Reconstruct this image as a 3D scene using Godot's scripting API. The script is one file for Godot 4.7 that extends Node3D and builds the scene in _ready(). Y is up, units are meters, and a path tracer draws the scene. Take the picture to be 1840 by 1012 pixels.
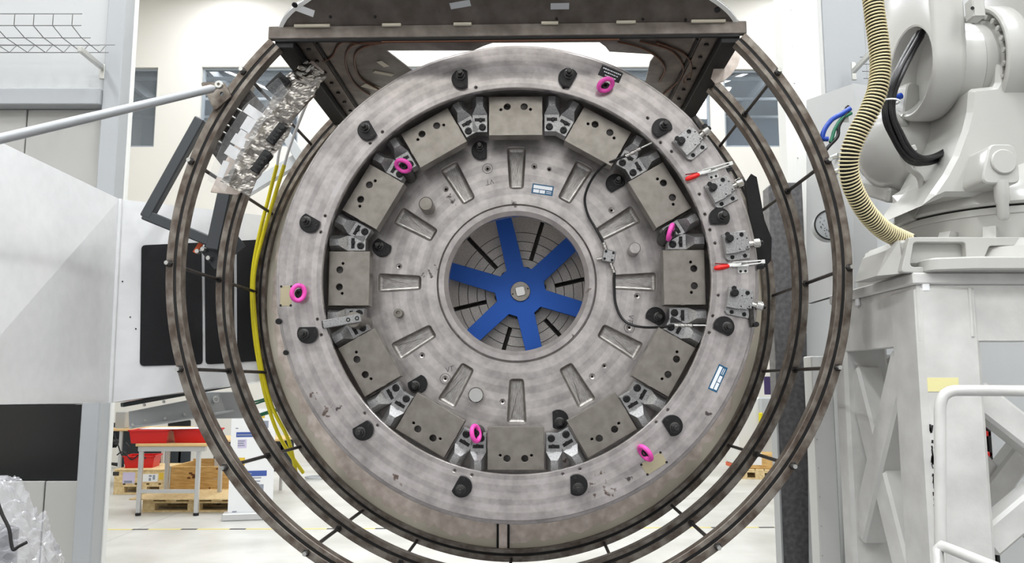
extends Node3D
# A machined ring fixture inside an open hooped casing, with an industrial robot beside it, in a bright workshop hall.

const F := 1450.0                       # focal length in pixels of the 1840 x 1012 frame
var eye := Vector3(0, 1.45, 0)
var CB: Basis
var WT: Transform3D                     # the fixture: origin at the middle of its flange face, +z towards the viewer
var HT: Transform3D                     # the hooped casing: origin at the middle of its front hoop
var M := {}
var taken := {}
var group_no := 1
var rng := RandomNumberGenerator.new()

func _ready():
	rng.seed = 7
	# ---- camera
	CB = Basis(Vector3.RIGHT, atan(182.0 / F))
	var cam := Camera3D.new()
	cam.name = "camera"
	cam.fov = rad_to_deg(2.0 * atan(506.0 / F))
	cam.transform = Transform3D(CB, eye)
	cam.near = 0.05
	cam.far = 80.0
	add_child(cam)
	cam.current = true
	# ---- sky and exposure
	var env := Environment.new()
	var sky := Sky.new()
	var sm := ProceduralSkyMaterial.new()
	sm.sky_top_color = Color(0.62, 0.72, 0.86)
	sm.sky_horizon_color = Color(0.86, 0.89, 0.93)
	sm.ground_bottom_color = Color(0.4, 0.4, 0.4)
	sm.ground_horizon_color = Color(0.7, 0.7, 0.7)
	sm.sun_angle_max = 0.0
	sky.sky_material = sm
	env.background_mode = Environment.BG_SKY
	env.sky = sky
	env.tonemap_mode = Environment.TONE_MAPPER_LINEAR
	env.tonemap_exposure = 1.0
	env.sdfgi_enabled = true
	env.ssao_enabled = true
	env.ssil_enabled = true
	var we := WorldEnvironment.new()
	we.name = "environment"
	we.environment = env
	add_child(we)
	# ---- frames of the two big assemblies
	var yaw := Basis(Vector3.UP, -atan(39.0 / F))
	WT = Transform3D(yaw, at(926, 495, 3.6))
	HT = Transform3D(yaw, at(908, 473, 3.4))
	materials()
	# ---- ceiling luminaires: glowing panel + area light of the same size
	ceiling_lamps()
	# ---- the place
	room()
	# ---- the big machine
	fixture()
	spider()
	casing()
	yoke()
	# ---- robot and its stand
	robot()
	# ---- hardware on the fixture
	hardware()
	# ---- around it
	left_side()
	right_side()
	background()

# ------------------------------------------------------------------ geometry helpers
func at(px: float, py: float, d: float) -> Vector3:
	var v := CB * Vector3(px - 920.0, 506.0 - py, -F)
	return eye + v * (d / -v.z)

func wl(px: float, py: float, w: float, T = null) -> Vector2:      # pixel -> local x, y on the plane z = w of the fixture (or another frame)
	var t: Transform3D = WT if T == null else T
	var inv := t.affine_inverse()
	var o := inv * eye
	var v := inv.basis * (CB * Vector3(px - 920.0, 506.0 - py, -F))
	var p := o + v * ((w - o.z) / v.z)
	return Vector2(p.x, p.y)

func wp(px: float, py: float, w: float, T = null) -> Vector3:
	var p := wl(px, py, w, T)
	return Vector3(p.x, p.y, w)

func new_st() -> SurfaceTool:
	var st := SurfaceTool.new()
	st.begin(Mesh.PRIMITIVE_TRIANGLES)
	st.set_smooth_group(-1)
	return st

func flat(st: SurfaceTool):
	st.set_smooth_group(-1)

func smooth(st: SurfaceTool):
	group_no += 1
	st.set_smooth_group(group_no)

func done(st: SurfaceTool) -> ArrayMesh:
	st.generate_normals()
	st.index()
	return st.commit()

func tri(st: SurfaceTool, a: Vector3, b: Vector3, c: Vector3):     # counter-clockwise seen from outside
	st.add_vertex(a)
	st.add_vertex(c)
	st.add_vertex(b)

func quad(st: SurfaceTool, a: Vector3, b: Vector3, c: Vector3, d: Vector3):
	tri(st, a, b, c)
	tri(st, a, c, d)

func face(st: SurfaceTool, pts: Array, inside: Vector3):            # convex face turned away from a point inside
	var n: Vector3 = (pts[1] - pts[0]).cross(pts[2] - pts[0])
	var flip := n.dot(pts[0] - inside) < 0.0
	for i in range(1, pts.size() - 1):
		if flip:
			tri(st, pts[0], pts[i + 1], pts[i])
		else:
			tri(st, pts[0], pts[i], pts[i + 1])

func box(st: SurfaceTool, t: Transform3D, size: Vector3, b := 0.003):
	flat(st)
	var h := size * 0.5
	b = minf(b, minf(h.x, minf(h.y, h.z)) * 0.6)
	var inside := t.origin
	var P := {}
	for sx in [-1, 1]:
		for sy in [-1, 1]:
			for sz in [-1, 1]:
				var s := Vector3(sx, sy, sz)
				P[s] = [t * (s * Vector3(h.x, h.y - b, h.z - b)), t * (s * Vector3(h.x - b, h.y, h.z - b)), t * (s * Vector3(h.x - b, h.y - b, h.z))]
				if b > 0.0:
					face(st, P[s], inside)
	for ax in 3:
		var u := (ax + 1) % 3
		var v := (ax + 2) % 3
		for sg in [-1, 1]:
			var pts := []
			for q in [[-1, -1], [1, -1], [1, 1], [-1, 1]]:
				var s := Vector3()
				s[ax] = sg
				s[u] = q[0]
				s[v] = q[1]
				pts.append(P[s][ax])
			face(st, pts, inside)
		if b > 0.0:
			for q in [[-1, -1], [1, -1], [1, 1], [-1, 1]]:
				var s0 := Vector3()
				s0[u] = q[0]
				s0[v] = q[1]
				var s1 := s0
				s0[ax] = -1
				s1[ax] = 1
				face(st, [P[s0][u], P[s1][u], P[s1][v], P[s0][v]], inside)

func frustum(st: SurfaceTool, bottom: Array, top: Array):           # two matching loops of points
	flat(st)
	var mid := Vector3()
	for p in bottom + top:
		mid += p
	mid /= bottom.size() + top.size()
	face(st, bottom, mid)
	face(st, top, mid)
	for i in bottom.size():
		var j := (i + 1) % bottom.size()
		face(st, [bottom[i], bottom[j], top[j], top[i]], mid)

func lathe(st: SurfaceTool, t: Transform3D, prof: Array, seg := 32, closed := false, a0 := 0.0, a1 := TAU):   # profile of (radius, z), outside on its right
	var n := prof.size()
	var last := n if closed else n - 1
	for i in last:
		var p: Vector2 = prof[i]
		var q: Vector2 = prof[(i + 1) % n]
		if p.is_equal_approx(q):
			continue
		var keep := false
		if i > 0:
			var o: Vector2 = prof[i - 1]
			if not o.is_equal_approx(p) and absf((p - o).angle_to(q - p)) < 0.6:
				keep = true
		if not keep:
			smooth(st)
		for k in seg:
			var u := lerpf(a0, a1, float(k) / seg)
			var v := lerpf(a0, a1, float(k + 1) / seg)
			var c0 := Vector3(cos(u), sin(u), 0)
			var c1 := Vector3(cos(v), sin(v), 0)
			var A := t * (c0 * p.x + Vector3(0, 0, p.y))
			var B := t * (c1 * p.x + Vector3(0, 0, p.y))
			var C := t * (c1 * q.x + Vector3(0, 0, q.y))
			var D := t * (c0 * q.x + Vector3(0, 0, q.y))
			if p.x > 1e-6:
				tri(st, A, B, C)
			if q.x > 1e-6:
				tri(st, A, C, D)
	if closed and a1 - a0 < TAU - 0.01:
		flat(st)
		var poly := PackedVector2Array(prof)
		var idx := Geometry2D.triangulate_polygon(poly)
		for e in [a0, a1]:
			var c := Vector3(cos(e), sin(e), 0)
			for k in range(0, idx.size(), 3):
				var w := [0, 1, 2] if e == a0 else [0, 2, 1]
				var pt := []
				for m in w:
					pt.append(t * (c * poly[idx[k + m]].x + Vector3(0, 0, poly[idx[k + m]].y)))
				st.add_vertex(pt[0])
				st.add_vertex(pt[1])
				st.add_vertex(pt[2])

func cyl(st: SurfaceTool, t: Transform3D, r: float, z0: float, z1: float, seg := 20, b := 0.002):
	b = minf(b, minf(r * 0.4, absf(z1 - z0) * 0.4))
	lathe(st, t, [Vector2(0, z0), Vector2(r - b, z0), Vector2(r, z0 + b), Vector2(r, z1 - b), Vector2(r - b, z1), Vector2(0, z1)], seg)

func ring_prof(r0: float, r1: float, z0: float, z1: float, b := 0.002) -> Array:
	return [Vector2(r0 + b, z0), Vector2(r1 - b, z0), Vector2(r1, z0 + b), Vector2(r1, z1 - b), Vector2(r1 - b, z1), Vector2(r0 + b, z1), Vector2(r0, z1 - b), Vector2(r0, z0 + b)]

func tube(st: SurfaceTool, pts: Array, r, seg := 8, caps := true):  # r: one radius or one for each point
	smooth(st)
	var n := pts.size()
	var up := Vector3()
	var rings := []
	for i in n:
		var d: Vector3 = (pts[mini(i + 1, n - 1)] - pts[maxi(i - 1, 0)]).normalized()
		if i == 0:
			up = d.cross(Vector3(0.31, 0.9, 0.2)).normalized()
		up = (up - d * up.dot(d)).normalized()
		var side := d.cross(up)
		var rad: float = r[i] if r is Array else r
		var ring := []
		for k in seg:
			var a := TAU * k / seg
			ring.append(pts[i] + (up * cos(a) + side * sin(a)) * rad)
		rings.append(ring)
	for i in n - 1:
		for k in seg:
			var l := (k + 1) % seg
			quad(st, rings[i][k], rings[i][l], rings[i + 1][l], rings[i + 1][k])
	if caps:
		flat(st)
		face(st, rings[0], pts[1])
		face(st, rings[n - 1], pts[n - 2])

func bar(st: SurfaceTool, a: Vector3, b: Vector3, w: float, h: float, up := Vector3.UP, bev := 0.003):   # a beam of section w x h from a to b
	var z := (b - a).normalized()
	var x := up.cross(z).normalized()
	var y := z.cross(x)
	box(st, Transform3D(Basis(x, y, z), (a + b) * 0.5), Vector3(w, h, a.distance_to(b)), bev)

func inset(poly: PackedVector2Array, b: float) -> PackedVector2Array:   # moves each corner to the left of its edges
	var out := PackedVector2Array()
	var n := poly.size()
	for i in n:
		var d0 := (poly[i] - poly[(i + n - 1) % n]).normalized()
		var d1 := (poly[(i + 1) % n] - poly[i]).normalized()
		var n0 := Vector2(-d0.y, d0.x)
		var n1 := Vector2(-d1.y, d1.x)
		var m := (n0 + n1).normalized()
		out.append(poly[i] + m * (b / maxf(0.35, m.dot(n0))))
	return out

func joined(outer: PackedVector2Array, holes: Array) -> PackedVector2Array:   # one outline that walks into each hole and back
	var cur := outer
	var left := holes.duplicate()
	while left.size():
		var best := 1e9
		var bi := 0
		var bj := 0
		var bh := 0
		for k in left.size():
			var h: PackedVector2Array = left[k]
			for j in h.size():
				for i in cur.size():
					var dd := cur[i].distance_squared_to(h[j])
					if dd < best:
						best = dd
						bi = i
						bj = j
						bh = k
		var g: PackedVector2Array = left[bh]
		var nx := PackedVector2Array()
		nx.append_array(cur.slice(0, bi + 1))
		for j in g.size() + 1:
			nx.append(g[(bj + j) % g.size()])
		nx.append_array(cur.slice(bi))
		cur = nx
		left.remove_at(bh)
	return cur

func plate(st: SurfaceTool, t: Transform3D, outline: PackedVector2Array, z0: float, z1: float, holes := [], b := 0.0, round := true):   # extruded outline with holes through it
	var outer := outline
	if Geometry2D.is_polygon_clockwise(outer):
		outer = outer.duplicate()
		outer.reverse()
	var hs := []
	for h in holes:
		var g: PackedVector2Array = h
		if not Geometry2D.is_polygon_clockwise(g):
			g = g.duplicate()
			g.reverse()
		hs.append(g)
	var ins := func(p): return inset(p, b) if b > 0.0 else p
	var cap := joined(ins.call(outer), hs.map(ins))
	var idx := Geometry2D.triangulate_polygon(cap)
	flat(st)
	for k in range(0, idx.size(), 3):
		var p := cap[idx[k]]
		var q := cap[idx[k + 1]]
		var r := cap[idx[k + 2]]
		if (q - p).cross(r - p) < 0.0:
			var s := q
			q = r
			r = s
		tri(st, t * Vector3(p.x, p.y, z1), t * Vector3(q.x, q.y, z1), t * Vector3(r.x, r.y, z1))
		tri(st, t * Vector3(p.x, p.y, z0), t * Vector3(r.x, r.y, z0), t * Vector3(q.x, q.y, z0))
	for loop in [outer] + hs:
		var lp: PackedVector2Array = loop
		var li: PackedVector2Array = ins.call(lp)
		var rows := [[li, z0], [lp, z0 + b], [lp, z1 - b], [li, z1]] if b > 0.0 else [[lp, z0], [lp, z1]]
		for m in rows.size() - 1:
			if round and lp.size() > 10:
				smooth(st)
			else:
				flat(st)
			for i in lp.size():
				var j := (i + 1) % lp.size()
				var a: PackedVector2Array = rows[m][0]
				var c: PackedVector2Array = rows[m + 1][0]
				quad(st, t * Vector3(a[i].x, a[i].y, rows[m][1]), t * Vector3(a[j].x, a[j].y, rows[m][1]), t * Vector3(c[j].x, c[j].y, rows[m + 1][1]), t * Vector3(c[i].x, c[i].y, rows[m + 1][1]))

func circ(c: Vector2, r: float, n := 16, a0 := 0.0) -> PackedVector2Array:
	var p := PackedVector2Array()
	for i in n:
		p.append(c + Vector2.from_angle(a0 + TAU * i / n) * r)
	return p

func rounded(pts: Array, r: float, n := 4) -> PackedVector2Array:       # an outline with rounded corners
	var out := PackedVector2Array()
	var m := pts.size()
	for i in m:
		var p: Vector2 = pts[i]
		var a: Vector2 = (pts[(i + m - 1) % m] - p).normalized()
		var b: Vector2 = (pts[(i + 1) % m] - p).normalized()
		var half := absf(a.angle_to(b)) * 0.5
		var l := r / tan(half)
		for k in n + 1:
			var u := float(k) / n
			var q0 := p + a * l
			var q2 := p + b * l
			out.append(q0.lerp(p, u).lerp(p.lerp(q2, u), u))
	return out

func rect(c: Vector2, w: float, h: float, r := 0.0) -> PackedVector2Array:
	var p := [c + Vector2(-w, -h) * 0.5, c + Vector2(w, -h) * 0.5, c + Vector2(w, h) * 0.5, c + Vector2(-w, h) * 0.5]
	return rounded(p, r) if r > 0.0 else PackedVector2Array(p)

func pol(r: float, deg: float) -> Vector2:
	return Vector2.from_angle(deg_to_rad(deg)) * r

func v3(p: Vector2, z: float) -> Vector3:
	return Vector3(p.x, p.y, z)

func curve(pts: Array, n := 8) -> Array:                                # Catmull-Rom through the points
	var out := []
	var m := pts.size()
	for i in m - 1:
		var p0: Vector3 = pts[maxi(i - 1, 0)]
		var p1: Vector3 = pts[i]
		var p2: Vector3 = pts[i + 1]
		var p3: Vector3 = pts[mini(i + 2, m - 1)]
		for k in n:
			out.append(p1.cubic_interpolate(p2, p0, p3, float(k) / n))
	out.append(pts[m - 1])
	return out

func turned(o: Vector3, deg: float) -> Transform3D:                      # at o, turned about z
	return Transform3D(Basis(Vector3.BACK, deg_to_rad(deg)), o)

func along(o: Vector3, z: Vector3, up := Vector3.UP) -> Transform3D:      # local +z along z
	z = z.normalized()
	if absf(z.dot(up.normalized())) > 0.98:
		up = Vector3.RIGHT
	var x := up.cross(z).normalized()
	return Transform3D(Basis(x, z.cross(x), z), o)

func hexagon(st: SurfaceTool, t: Transform3D, r: float, z0: float, z1: float):
	plate(st, t, circ(Vector2(), r, 6), z0, z1, [], minf(0.0015, (z1 - z0) * 0.3), false)

# ------------------------------------------------------------------ nodes
func numbered(called: String) -> String:
	if not taken.has(called):
		taken[called] = 0
		return called
	taken[called] += 1
	return "%s_%03d" % [called, taken[called]]

func tag(o: Node, label: String, category: String, group := "", kind := "") -> Node:
	if label:
		o.set_meta("label", label)
	if category:
		o.set_meta("category", category)
	if group:
		o.set_meta("group", group)
	if kind:
		o.set_meta("kind", kind)
	return o

func thing(called: String, label: String, category: String, t := Transform3D(), group := "") -> Node3D:
	var o := Node3D.new()
	o.name = numbered(called)
	add_child(o)
	o.transform = t
	tag(o, label, category, group)
	return o

func mi(parent: Node, called: String, mesh: Mesh, mat: Material, t := Transform3D()) -> MeshInstance3D:
	var o := MeshInstance3D.new()
	o.name = numbered(called) if parent == self else called
	o.mesh = mesh
	o.material_override = mat
	parent.add_child(o, true)
	o.transform = t
	return o

func struct(called: String, mesh: Mesh, mat: Material, t := Transform3D()) -> MeshInstance3D:
	var o := mi(self, called, mesh, mat, t)
	o.set_meta("kind", "structure")
	return o

func one(fn: Callable) -> ArrayMesh:                                     # a mesh from one shaping function
	var st := new_st()
	fn.call(st)
	return done(st)

# ------------------------------------------------------------------ materials
func noise_tex(freq: float, lo: Color, hi: Color, octaves := 4, size := 512, seed_no := 1, stretch := 1.0, mid := 0.5) -> ImageTexture:
	var n := FastNoiseLite.new()
	n.seed = seed_no
	n.frequency = freq
	n.fractal_octaves = octaves
	var src := n.get_seamless_image(size, size)
	var bytes := src.get_data()
	var out := PackedByteArray()
	out.resize(size * size * 3)
	for i in size * size:
		var v := clampf((bytes[i] / 255.0 - 0.5) * stretch + mid, 0.0, 1.0)
		out[i * 3] = int(lerpf(lo.r, hi.r, v) * 255.0)
		out[i * 3 + 1] = int(lerpf(lo.g, hi.g, v) * 255.0)
		out[i * 3 + 2] = int(lerpf(lo.b, hi.b, v) * 255.0)
	return ImageTexture.create_from_image(Image.create_from_data(size, size, false, Image.FORMAT_RGB8, out))

func mat(key: String, c: Color, rough := 0.6, metal := 0.0) -> StandardMaterial3D:
	var m := StandardMaterial3D.new()
	m.resource_name = key
	m.albedo_color = c
	m.roughness = rough
	m.metallic = metal
	M[key] = m
	return m

func grain(m: StandardMaterial3D, tex: Texture2D, scale: float, world := false, bump = null, height := 0.1, rough = null):
	m.albedo_texture = tex
	m.uv1_triplanar = true
	m.uv1_world_triplanar = world
	m.uv1_scale = Vector3.ONE * scale
	if bump:
		m.heightmap_enabled = true
		m.heightmap_texture = bump
		m.heightmap_scale = height
	if rough:
		m.roughness_texture = rough

func turned_face(size: int, span: float, edges: Array, seed_no: int, tint: Color, spots: Array) -> ImageTexture:
	# a lathe-turned face seen from the front: bands left by each cut, fine rings, wiped smears and stains
	var n1 := FastNoiseLite.new()
	n1.seed = seed_no
	n1.frequency = 0.012 * 1280.0 / size
	n1.fractal_octaves = 5
	var a := n1.get_image(size, size, false, false, false).get_data()
	n1.seed = seed_no + 5
	n1.frequency = 0.05 * 1280.0 / size
	n1.fractal_octaves = 3
	var b := n1.get_image(size, size, false, false, false).get_data()
	var rows := 2048
	var band := PackedFloat32Array()
	band.resize(rows)
	var r2 := RandomNumberGenerator.new()
	r2.seed = seed_no
	var level := 0.0
	var k := 0
	for i in rows:
		var r := float(i) / rows * span * 0.72
		while k < edges.size() and r > edges[k]:
			level = r2.randf_range(0.35, 1.0) * (1.0 if k % 2 == 0 else -1.0)
			k += 1
		band[i] = level * 0.055 + r2.randf_range(-0.012, 0.012)
	var out := PackedByteArray()
	out.resize(size * size * 3)
	var ink := [Color(0.35, 0.27, 0.22), Color(0.22, 0.2, 0.19)]
	for y in size:
		var fy := (0.5 - (y + 0.5) / size) * span
		for x in size:
			var fx := ((x + 0.5) / size - 0.5) * span
			var r := sqrt(fx * fx + fy * fy)
			var ri := mini(int(r / (span * 0.72) * rows), rows - 1)
			var i := y * size + x
			var na := a[i] / 255.0 - 0.5
			var nb := b[i] / 255.0 - 0.5
			var v := 0.90 + band[ri] + na * 0.30 + nb * 0.10
			out[i * 3] = clampi(int(v * tint.r * 255.0), 0, 255)
			out[i * 3 + 1] = clampi(int(v * tint.g * 255.0), 0, 255)
			out[i * 3 + 2] = clampi(int(v * tint.b * 255.0), 0, 255)
	# stains: [x, y, radius, kind, strength] in metres
	for s in spots:
		var cx := int((s[0] / span + 0.5) * size)
		var cy := int((0.5 - s[1] / span) * size)
		var rr := int(s[2] / span * size) + 1
		for y in range(maxi(cy - rr, 0), mini(cy + rr, size - 1)):
			for x in range(maxi(cx - rr, 0), mini(cx + rr, size - 1)):
				var i := y * size + x
				var dd := Vector2(x - cx, y - cy).length() / rr
				var w := clampf((b[i] / 255.0 - 0.42 - dd * 0.45) * 6.0, 0.0, 1.0) * float(s[4])
				var c: Color = ink[s[3]]
				out[i * 3] = int(lerpf(out[i * 3], c.r * 255.0, w))
				out[i * 3 + 1] = int(lerpf(out[i * 3 + 1], c.g * 255.0, w))
				out[i * 3 + 2] = int(lerpf(out[i * 3 + 2], c.b * 255.0, w))
	return ImageTexture.create_from_image(Image.create_from_data(size, size, false, Image.FORMAT_RGB8, out))

func materials():
	var fine := noise_tex(0.06, Color(0.82, 0.82, 0.82), Color(1, 1, 1), 5, 512, 3)
	var fine_bump := noise_tex(0.12, Color(0, 0, 0), Color(1, 1, 1), 4, 512, 9)
	var blotch := noise_tex(0.012, Color(0.72, 0.71, 0.7), Color(1, 1, 1), 5, 512, 4, 1.5)
	var m: StandardMaterial3D
	# turned steel of the fixture
	var spots := []
	for q in [[560, 708, 0.05, 0], [585, 740, 0.06, 0], [715, 860, 0.05, 0], [1095, 885, 0.07, 0], [1065, 880, 0.05, 0], [1080, 850, 0.04, 0], [1130, 858, 0.03, 1], [1270, 745, 0.04, 1], [610, 735, 0.04, 1], [1020, 843, 0.03, 0], [935, 105, 0.015, 1], [770, 470, 0.05, 1], [757, 480, 0.05, 1], [830, 430, 0.035, 1], [1063, 510, 0.03, 0], [1035, 600, 0.03, 0], [812, 597, 0.02, 1], [845, 610, 0.025, 1], [770, 535, 0.012, 1], [778, 535, 0.012, 1], [920, 345, 0.04, 1], [800, 335, 0.05, 1]]:
		var p := wl(q[0], q[1], 0.0)
		spots.append([p.x, p.y, q[2], q[3], 0.7])
	var cuts := [0.40, 0.435, 0.47, 0.50, 0.535, 0.57, 0.605, 0.64, 0.68, 0.72, 0.90, 0.925, 0.955, 0.985, 1.01, 1.04]
	m = mat("flange_steel", Color(0.76, 0.74, 0.73), 0.2, 0.55)
	m.albedo_texture = turned_face(1280, 2.3, cuts, 21, Color(1, 0.99, 0.985), spots)
	m.uv1_triplanar = true
	m.uv1_scale = Vector3(1, 1, 1) / 2.3
	m.uv1_offset = Vector3(0.5, 0.5, 0.5)
	m = mat("disc_steel", Color(0.76, 0.742, 0.73), 0.32, 0.6)
	m.albedo_texture = M.flange_steel.albedo_texture
	m.uv1_triplanar = true
	m.uv1_scale = Vector3(1, 1, 1) / 2.3
	m.uv1_offset = Vector3(0.5, 0.5, 0.5)
	m = mat("pad_steel", Color(0.585, 0.562, 0.53), 0.33, 0.8)
	grain(m, noise_tex(0.012, Color(0.88, 0.875, 0.87), Color(1, 1, 1), 5, 512, 4, 1.2), 2.2, true)
	m = mat("bracket_steel", Color(0.72, 0.715, 0.71), 0.34, 0.8)
	grain(m, noise_tex(0.03, Color(0.78, 0.78, 0.78), Color(1, 1, 1), 5, 512, 14, 1.4), 7.0)
	m = mat("face_steel", Color(0.74, 0.72, 0.70), 0.42, 0.6)
	grain(m, fine, 3.0)
	m = mat("milled_steel", Color(0.72, 0.705, 0.69), 0.36, 0.85)
	grain(m, noise_tex(0.02, Color(0.74, 0.73, 0.72), Color(1, 1, 1), 4, 512, 16, 1.4), 1.0)
	m.uv1_scale = Vector3(22.0, 2.5, 8.0)
	m = mat("dark_steel", Color(0.30, 0.29, 0.285), 0.42, 0.8)
	grain(m, blotch, 6.0)
	m = mat("casing_steel", Color(0.91, 0.86, 0.82), 0.5, 0.1)
	grain(m, noise_tex(0.02, Color(0.84, 0.82, 0.80), Color(1, 1, 1), 6, 512, 31, 1.3), 1.2)
	m = mat("hoop_steel", Color(0.53, 0.51, 0.485), 0.45, 0.6)
	grain(m, noise_tex(0.018, Color(0.62, 0.56, 0.52), Color(1, 0.99, 0.97), 6, 512, 33, 1.7, 0.62), 1.1, false, fine_bump, 0.05)
	m = mat("lid_steel", Color(0.44, 0.41, 0.385), 0.4, 0.45)
	grain(m, noise_tex(0.012, Color(0.7, 0.68, 0.66), Color(1, 1, 1), 5, 512, 35, 1.4), 1.2)
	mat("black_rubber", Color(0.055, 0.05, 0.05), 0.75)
	m = mat("black_bar", Color(0.075, 0.07, 0.066), 0.6, 0.3)
	grain(m, blotch, 4.0)
	mat("black_oxide", Color(0.115, 0.112, 0.114), 0.34, 0.4)
	mat("nut_steel", Color(0.26, 0.255, 0.25), 0.3, 0.8)
	mat("hole_shade_rivet_black", Color(0.03, 0.03, 0.03), 0.8)  # near-black that paints the shade in holes and slots; also the black rivets
	mat("chrome", Color(0.83, 0.82, 0.8), 0.16, 1.0)
	mat("zinc", Color(0.78, 0.78, 0.76), 0.32, 0.9)
	mat("tray_wire", Color(0.50, 0.50, 0.50), 0.4, 0.8)
	mat("pink_paint", Color(0.90, 0.30, 0.68), 0.42)
	mat("red_grip", Color(0.86, 0.09, 0.06), 0.38)
	mat("red_dark", Color(0.42, 0.05, 0.04), 0.4)
	m = mat("blue_paint", Color(0.19, 0.40, 0.78), 0.5)
	m.metallic_specular = 0.3
	grain(m, fine, 14.0)
	mat("label_blue", Color(0.10, 0.33, 0.46), 0.4)
	mat("label_white", Color(0.9, 0.91, 0.92), 0.4)
	mat("label_black", Color(0.07, 0.06, 0.06), 0.5)
	mat("tag_brass", Color(0.70, 0.66, 0.55), 0.35, 0.5)
	mat("ink", Color(0.12, 0.11, 0.11), 0.8)
	mat("tape", Color(0.78, 0.75, 0.68), 0.6)
	m = mat("robot_white", Color(0.715, 0.71, 0.69), 0.26)
	m.clearcoat_enabled = true
	m.clearcoat = 0.4
	m.clearcoat_roughness = 0.15
	m = mat("stand_white", Color(0.82, 0.815, 0.80), 0.36)
	grain(m, noise_tex(0.01, Color(0.93, 0.93, 0.93), Color(1, 1, 1), 5, 512, 41, 1.3), 1.0, false, fine_bump, 0.02)
	mat("yellow_label", Color(0.88, 0.85, 0.62), 0.7)
	m = mat("wall_cream", Color(0.90, 0.885, 0.855), 0.85)
	m = mat("wall_panel", Color(0.72, 0.725, 0.725), 0.45)
	mat("wall_panel_low", Color(0.66, 0.655, 0.64), 0.5)
	mat("frame_grey", Color(0.64, 0.65, 0.66), 0.4)
	mat("frame_white", Color(0.88, 0.88, 0.865), 0.4)
	mat("ceiling_white", Color(0.86, 0.86, 0.85), 0.9)
	m = mat("floor_epoxy", Color(0.84, 0.835, 0.815), 0.35)
	grain(m, noise_tex(0.008, Color(0.88, 0.88, 0.87), Color(1, 1, 1), 6, 512, 51, 1.5), 0.25, true)
	m = mat("yoke_paint", Color(0.90, 0.90, 0.90), 0.18)
	grain(m, noise_tex(0.02, Color(0.97, 0.97, 0.97), Color(1, 1, 1), 5, 512, 53), 1.2)
	m = mat("anti_slip", Color(0.11, 0.11, 0.118), 0.9)
	grain(m, noise_tex(0.2, Color(0.7, 0.7, 0.7), Color(1, 1, 1), 3, 512, 55), 3.0, false, fine_bump, 0.1)
	m = mat("dark_glass", Color(0.05, 0.052, 0.055), 0.12)
	mat("grey_tube", Color(0.23, 0.24, 0.25), 0.4, 0.2)
	mat("grey_paint", Color(0.70, 0.71, 0.715), 0.4)
	mat("added_panel_grey", Color(0.76, 0.76, 0.765), 0.6)
	m = mat("added_cell_floor", Color(0.56, 0.56, 0.57), 0.5)
	grain(m, blotch, 0.6, true)
	mat("strut_grey", Color(0.66, 0.67, 0.68), 0.35, 0.2)
	m = mat("pillar_dark", Color(0.46, 0.455, 0.46), 0.42, 0.25)
	grain(m, noise_tex(0.03, Color(0.8, 0.8, 0.8), Color(1, 1, 1), 5, 512, 57, 1.5), 1.5)
	mat("copper", Color(0.36, 0.23, 0.16), 0.45, 0.5)
	m = mat("foil", Color(0.60, 0.58, 0.555), 0.33, 1.0)
	mat("yellow_hose", Color(0.86, 0.80, 0.10), 0.4)
	mat("green_hose", Color(0.10, 0.42, 0.30), 0.4)
	mat("blue_hose", Color(0.08, 0.26, 0.66), 0.35)
	mat("hose_beige", Color(0.86, 0.81, 0.64), 0.5)
	mat("cable_black", Color(0.055, 0.05, 0.058), 0.38)
	mat("clear_tube", Color(0.9, 0.9, 0.9), 0.4)
	m = mat("clear_film", Color(0.95, 0.96, 0.97, 0.05), 0.06)
	m.transparency = BaseMaterial3D.TRANSPARENCY_ALPHA
	m = mat("wrap_film", Color(0.80, 0.80, 0.82, 0.32), 0.06)
	m.transparency = BaseMaterial3D.TRANSPARENCY_ALPHA
	m = mat("glass", Color(0.86, 0.92, 0.97, 0.08), 0.02)
	m.transparency = BaseMaterial3D.TRANSPARENCY_ALPHA
	m = mat("red_plastic", Color(0.80, 0.09, 0.08), 0.4)
	m = mat("pine", Color(0.86, 0.72, 0.48), 0.6)
	grain(m, noise_tex(0.02, Color(0.86, 0.80, 0.70), Color(1, 1, 1), 5, 512, 61, 1.4), 1.5)
	m.uv1_scale = Vector3(0.5, 3.5, 3.5)
	m = mat("plywood", Color(0.90, 0.81, 0.63), 0.6)
	grain(m, noise_tex(0.02, Color(0.90, 0.86, 0.78), Color(1, 1, 1), 5, 512, 63, 1.5), 1.5)
	mat("knot", Color(0.42, 0.26, 0.13), 0.7)
	mat("alu", Color(0.80, 0.80, 0.80), 0.35, 0.5)
	mat("desk_wood", Color(0.86, 0.72, 0.50), 0.5)
	mat("dark_cloth", Color(0.07, 0.085, 0.11), 0.8)
	mat("black_plastic", Color(0.06, 0.06, 0.065), 0.5)
	mat("paper", Color(0.92, 0.92, 0.92), 0.7)
	mat("print_blue", Color(0.24, 0.34, 0.62), 0.6)
	mat("print_grey", Color(0.55, 0.57, 0.62), 0.6)
	mat("print_yellow", Color(0.86, 0.72, 0.22), 0.6)
	mat("print_lilac", Color(0.80, 0.76, 0.86), 0.6)
	mat("tape_yellow", Color(0.86, 0.80, 0.50), 0.6)
	mat("tape_dark", Color(0.20, 0.19, 0.18), 0.6)
	mat("office_dark", Color(0.22, 0.25, 0.28), 0.7)
	mat("office_blue", Color(0.50, 0.55, 0.62), 0.7)
	mat("window_frame", Color(0.62, 0.65, 0.68), 0.4, 0.2)
	mat("orange", Color(0.85, 0.35, 0.12), 0.5)
	mat("purple", Color(0.22, 0.16, 0.34), 0.5)
	m = mat("lamp_glow", Color(1, 1, 1), 0.6)
	m.emission_enabled = true
	m.emission = Color(0.98, 0.99, 1.0)
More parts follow.
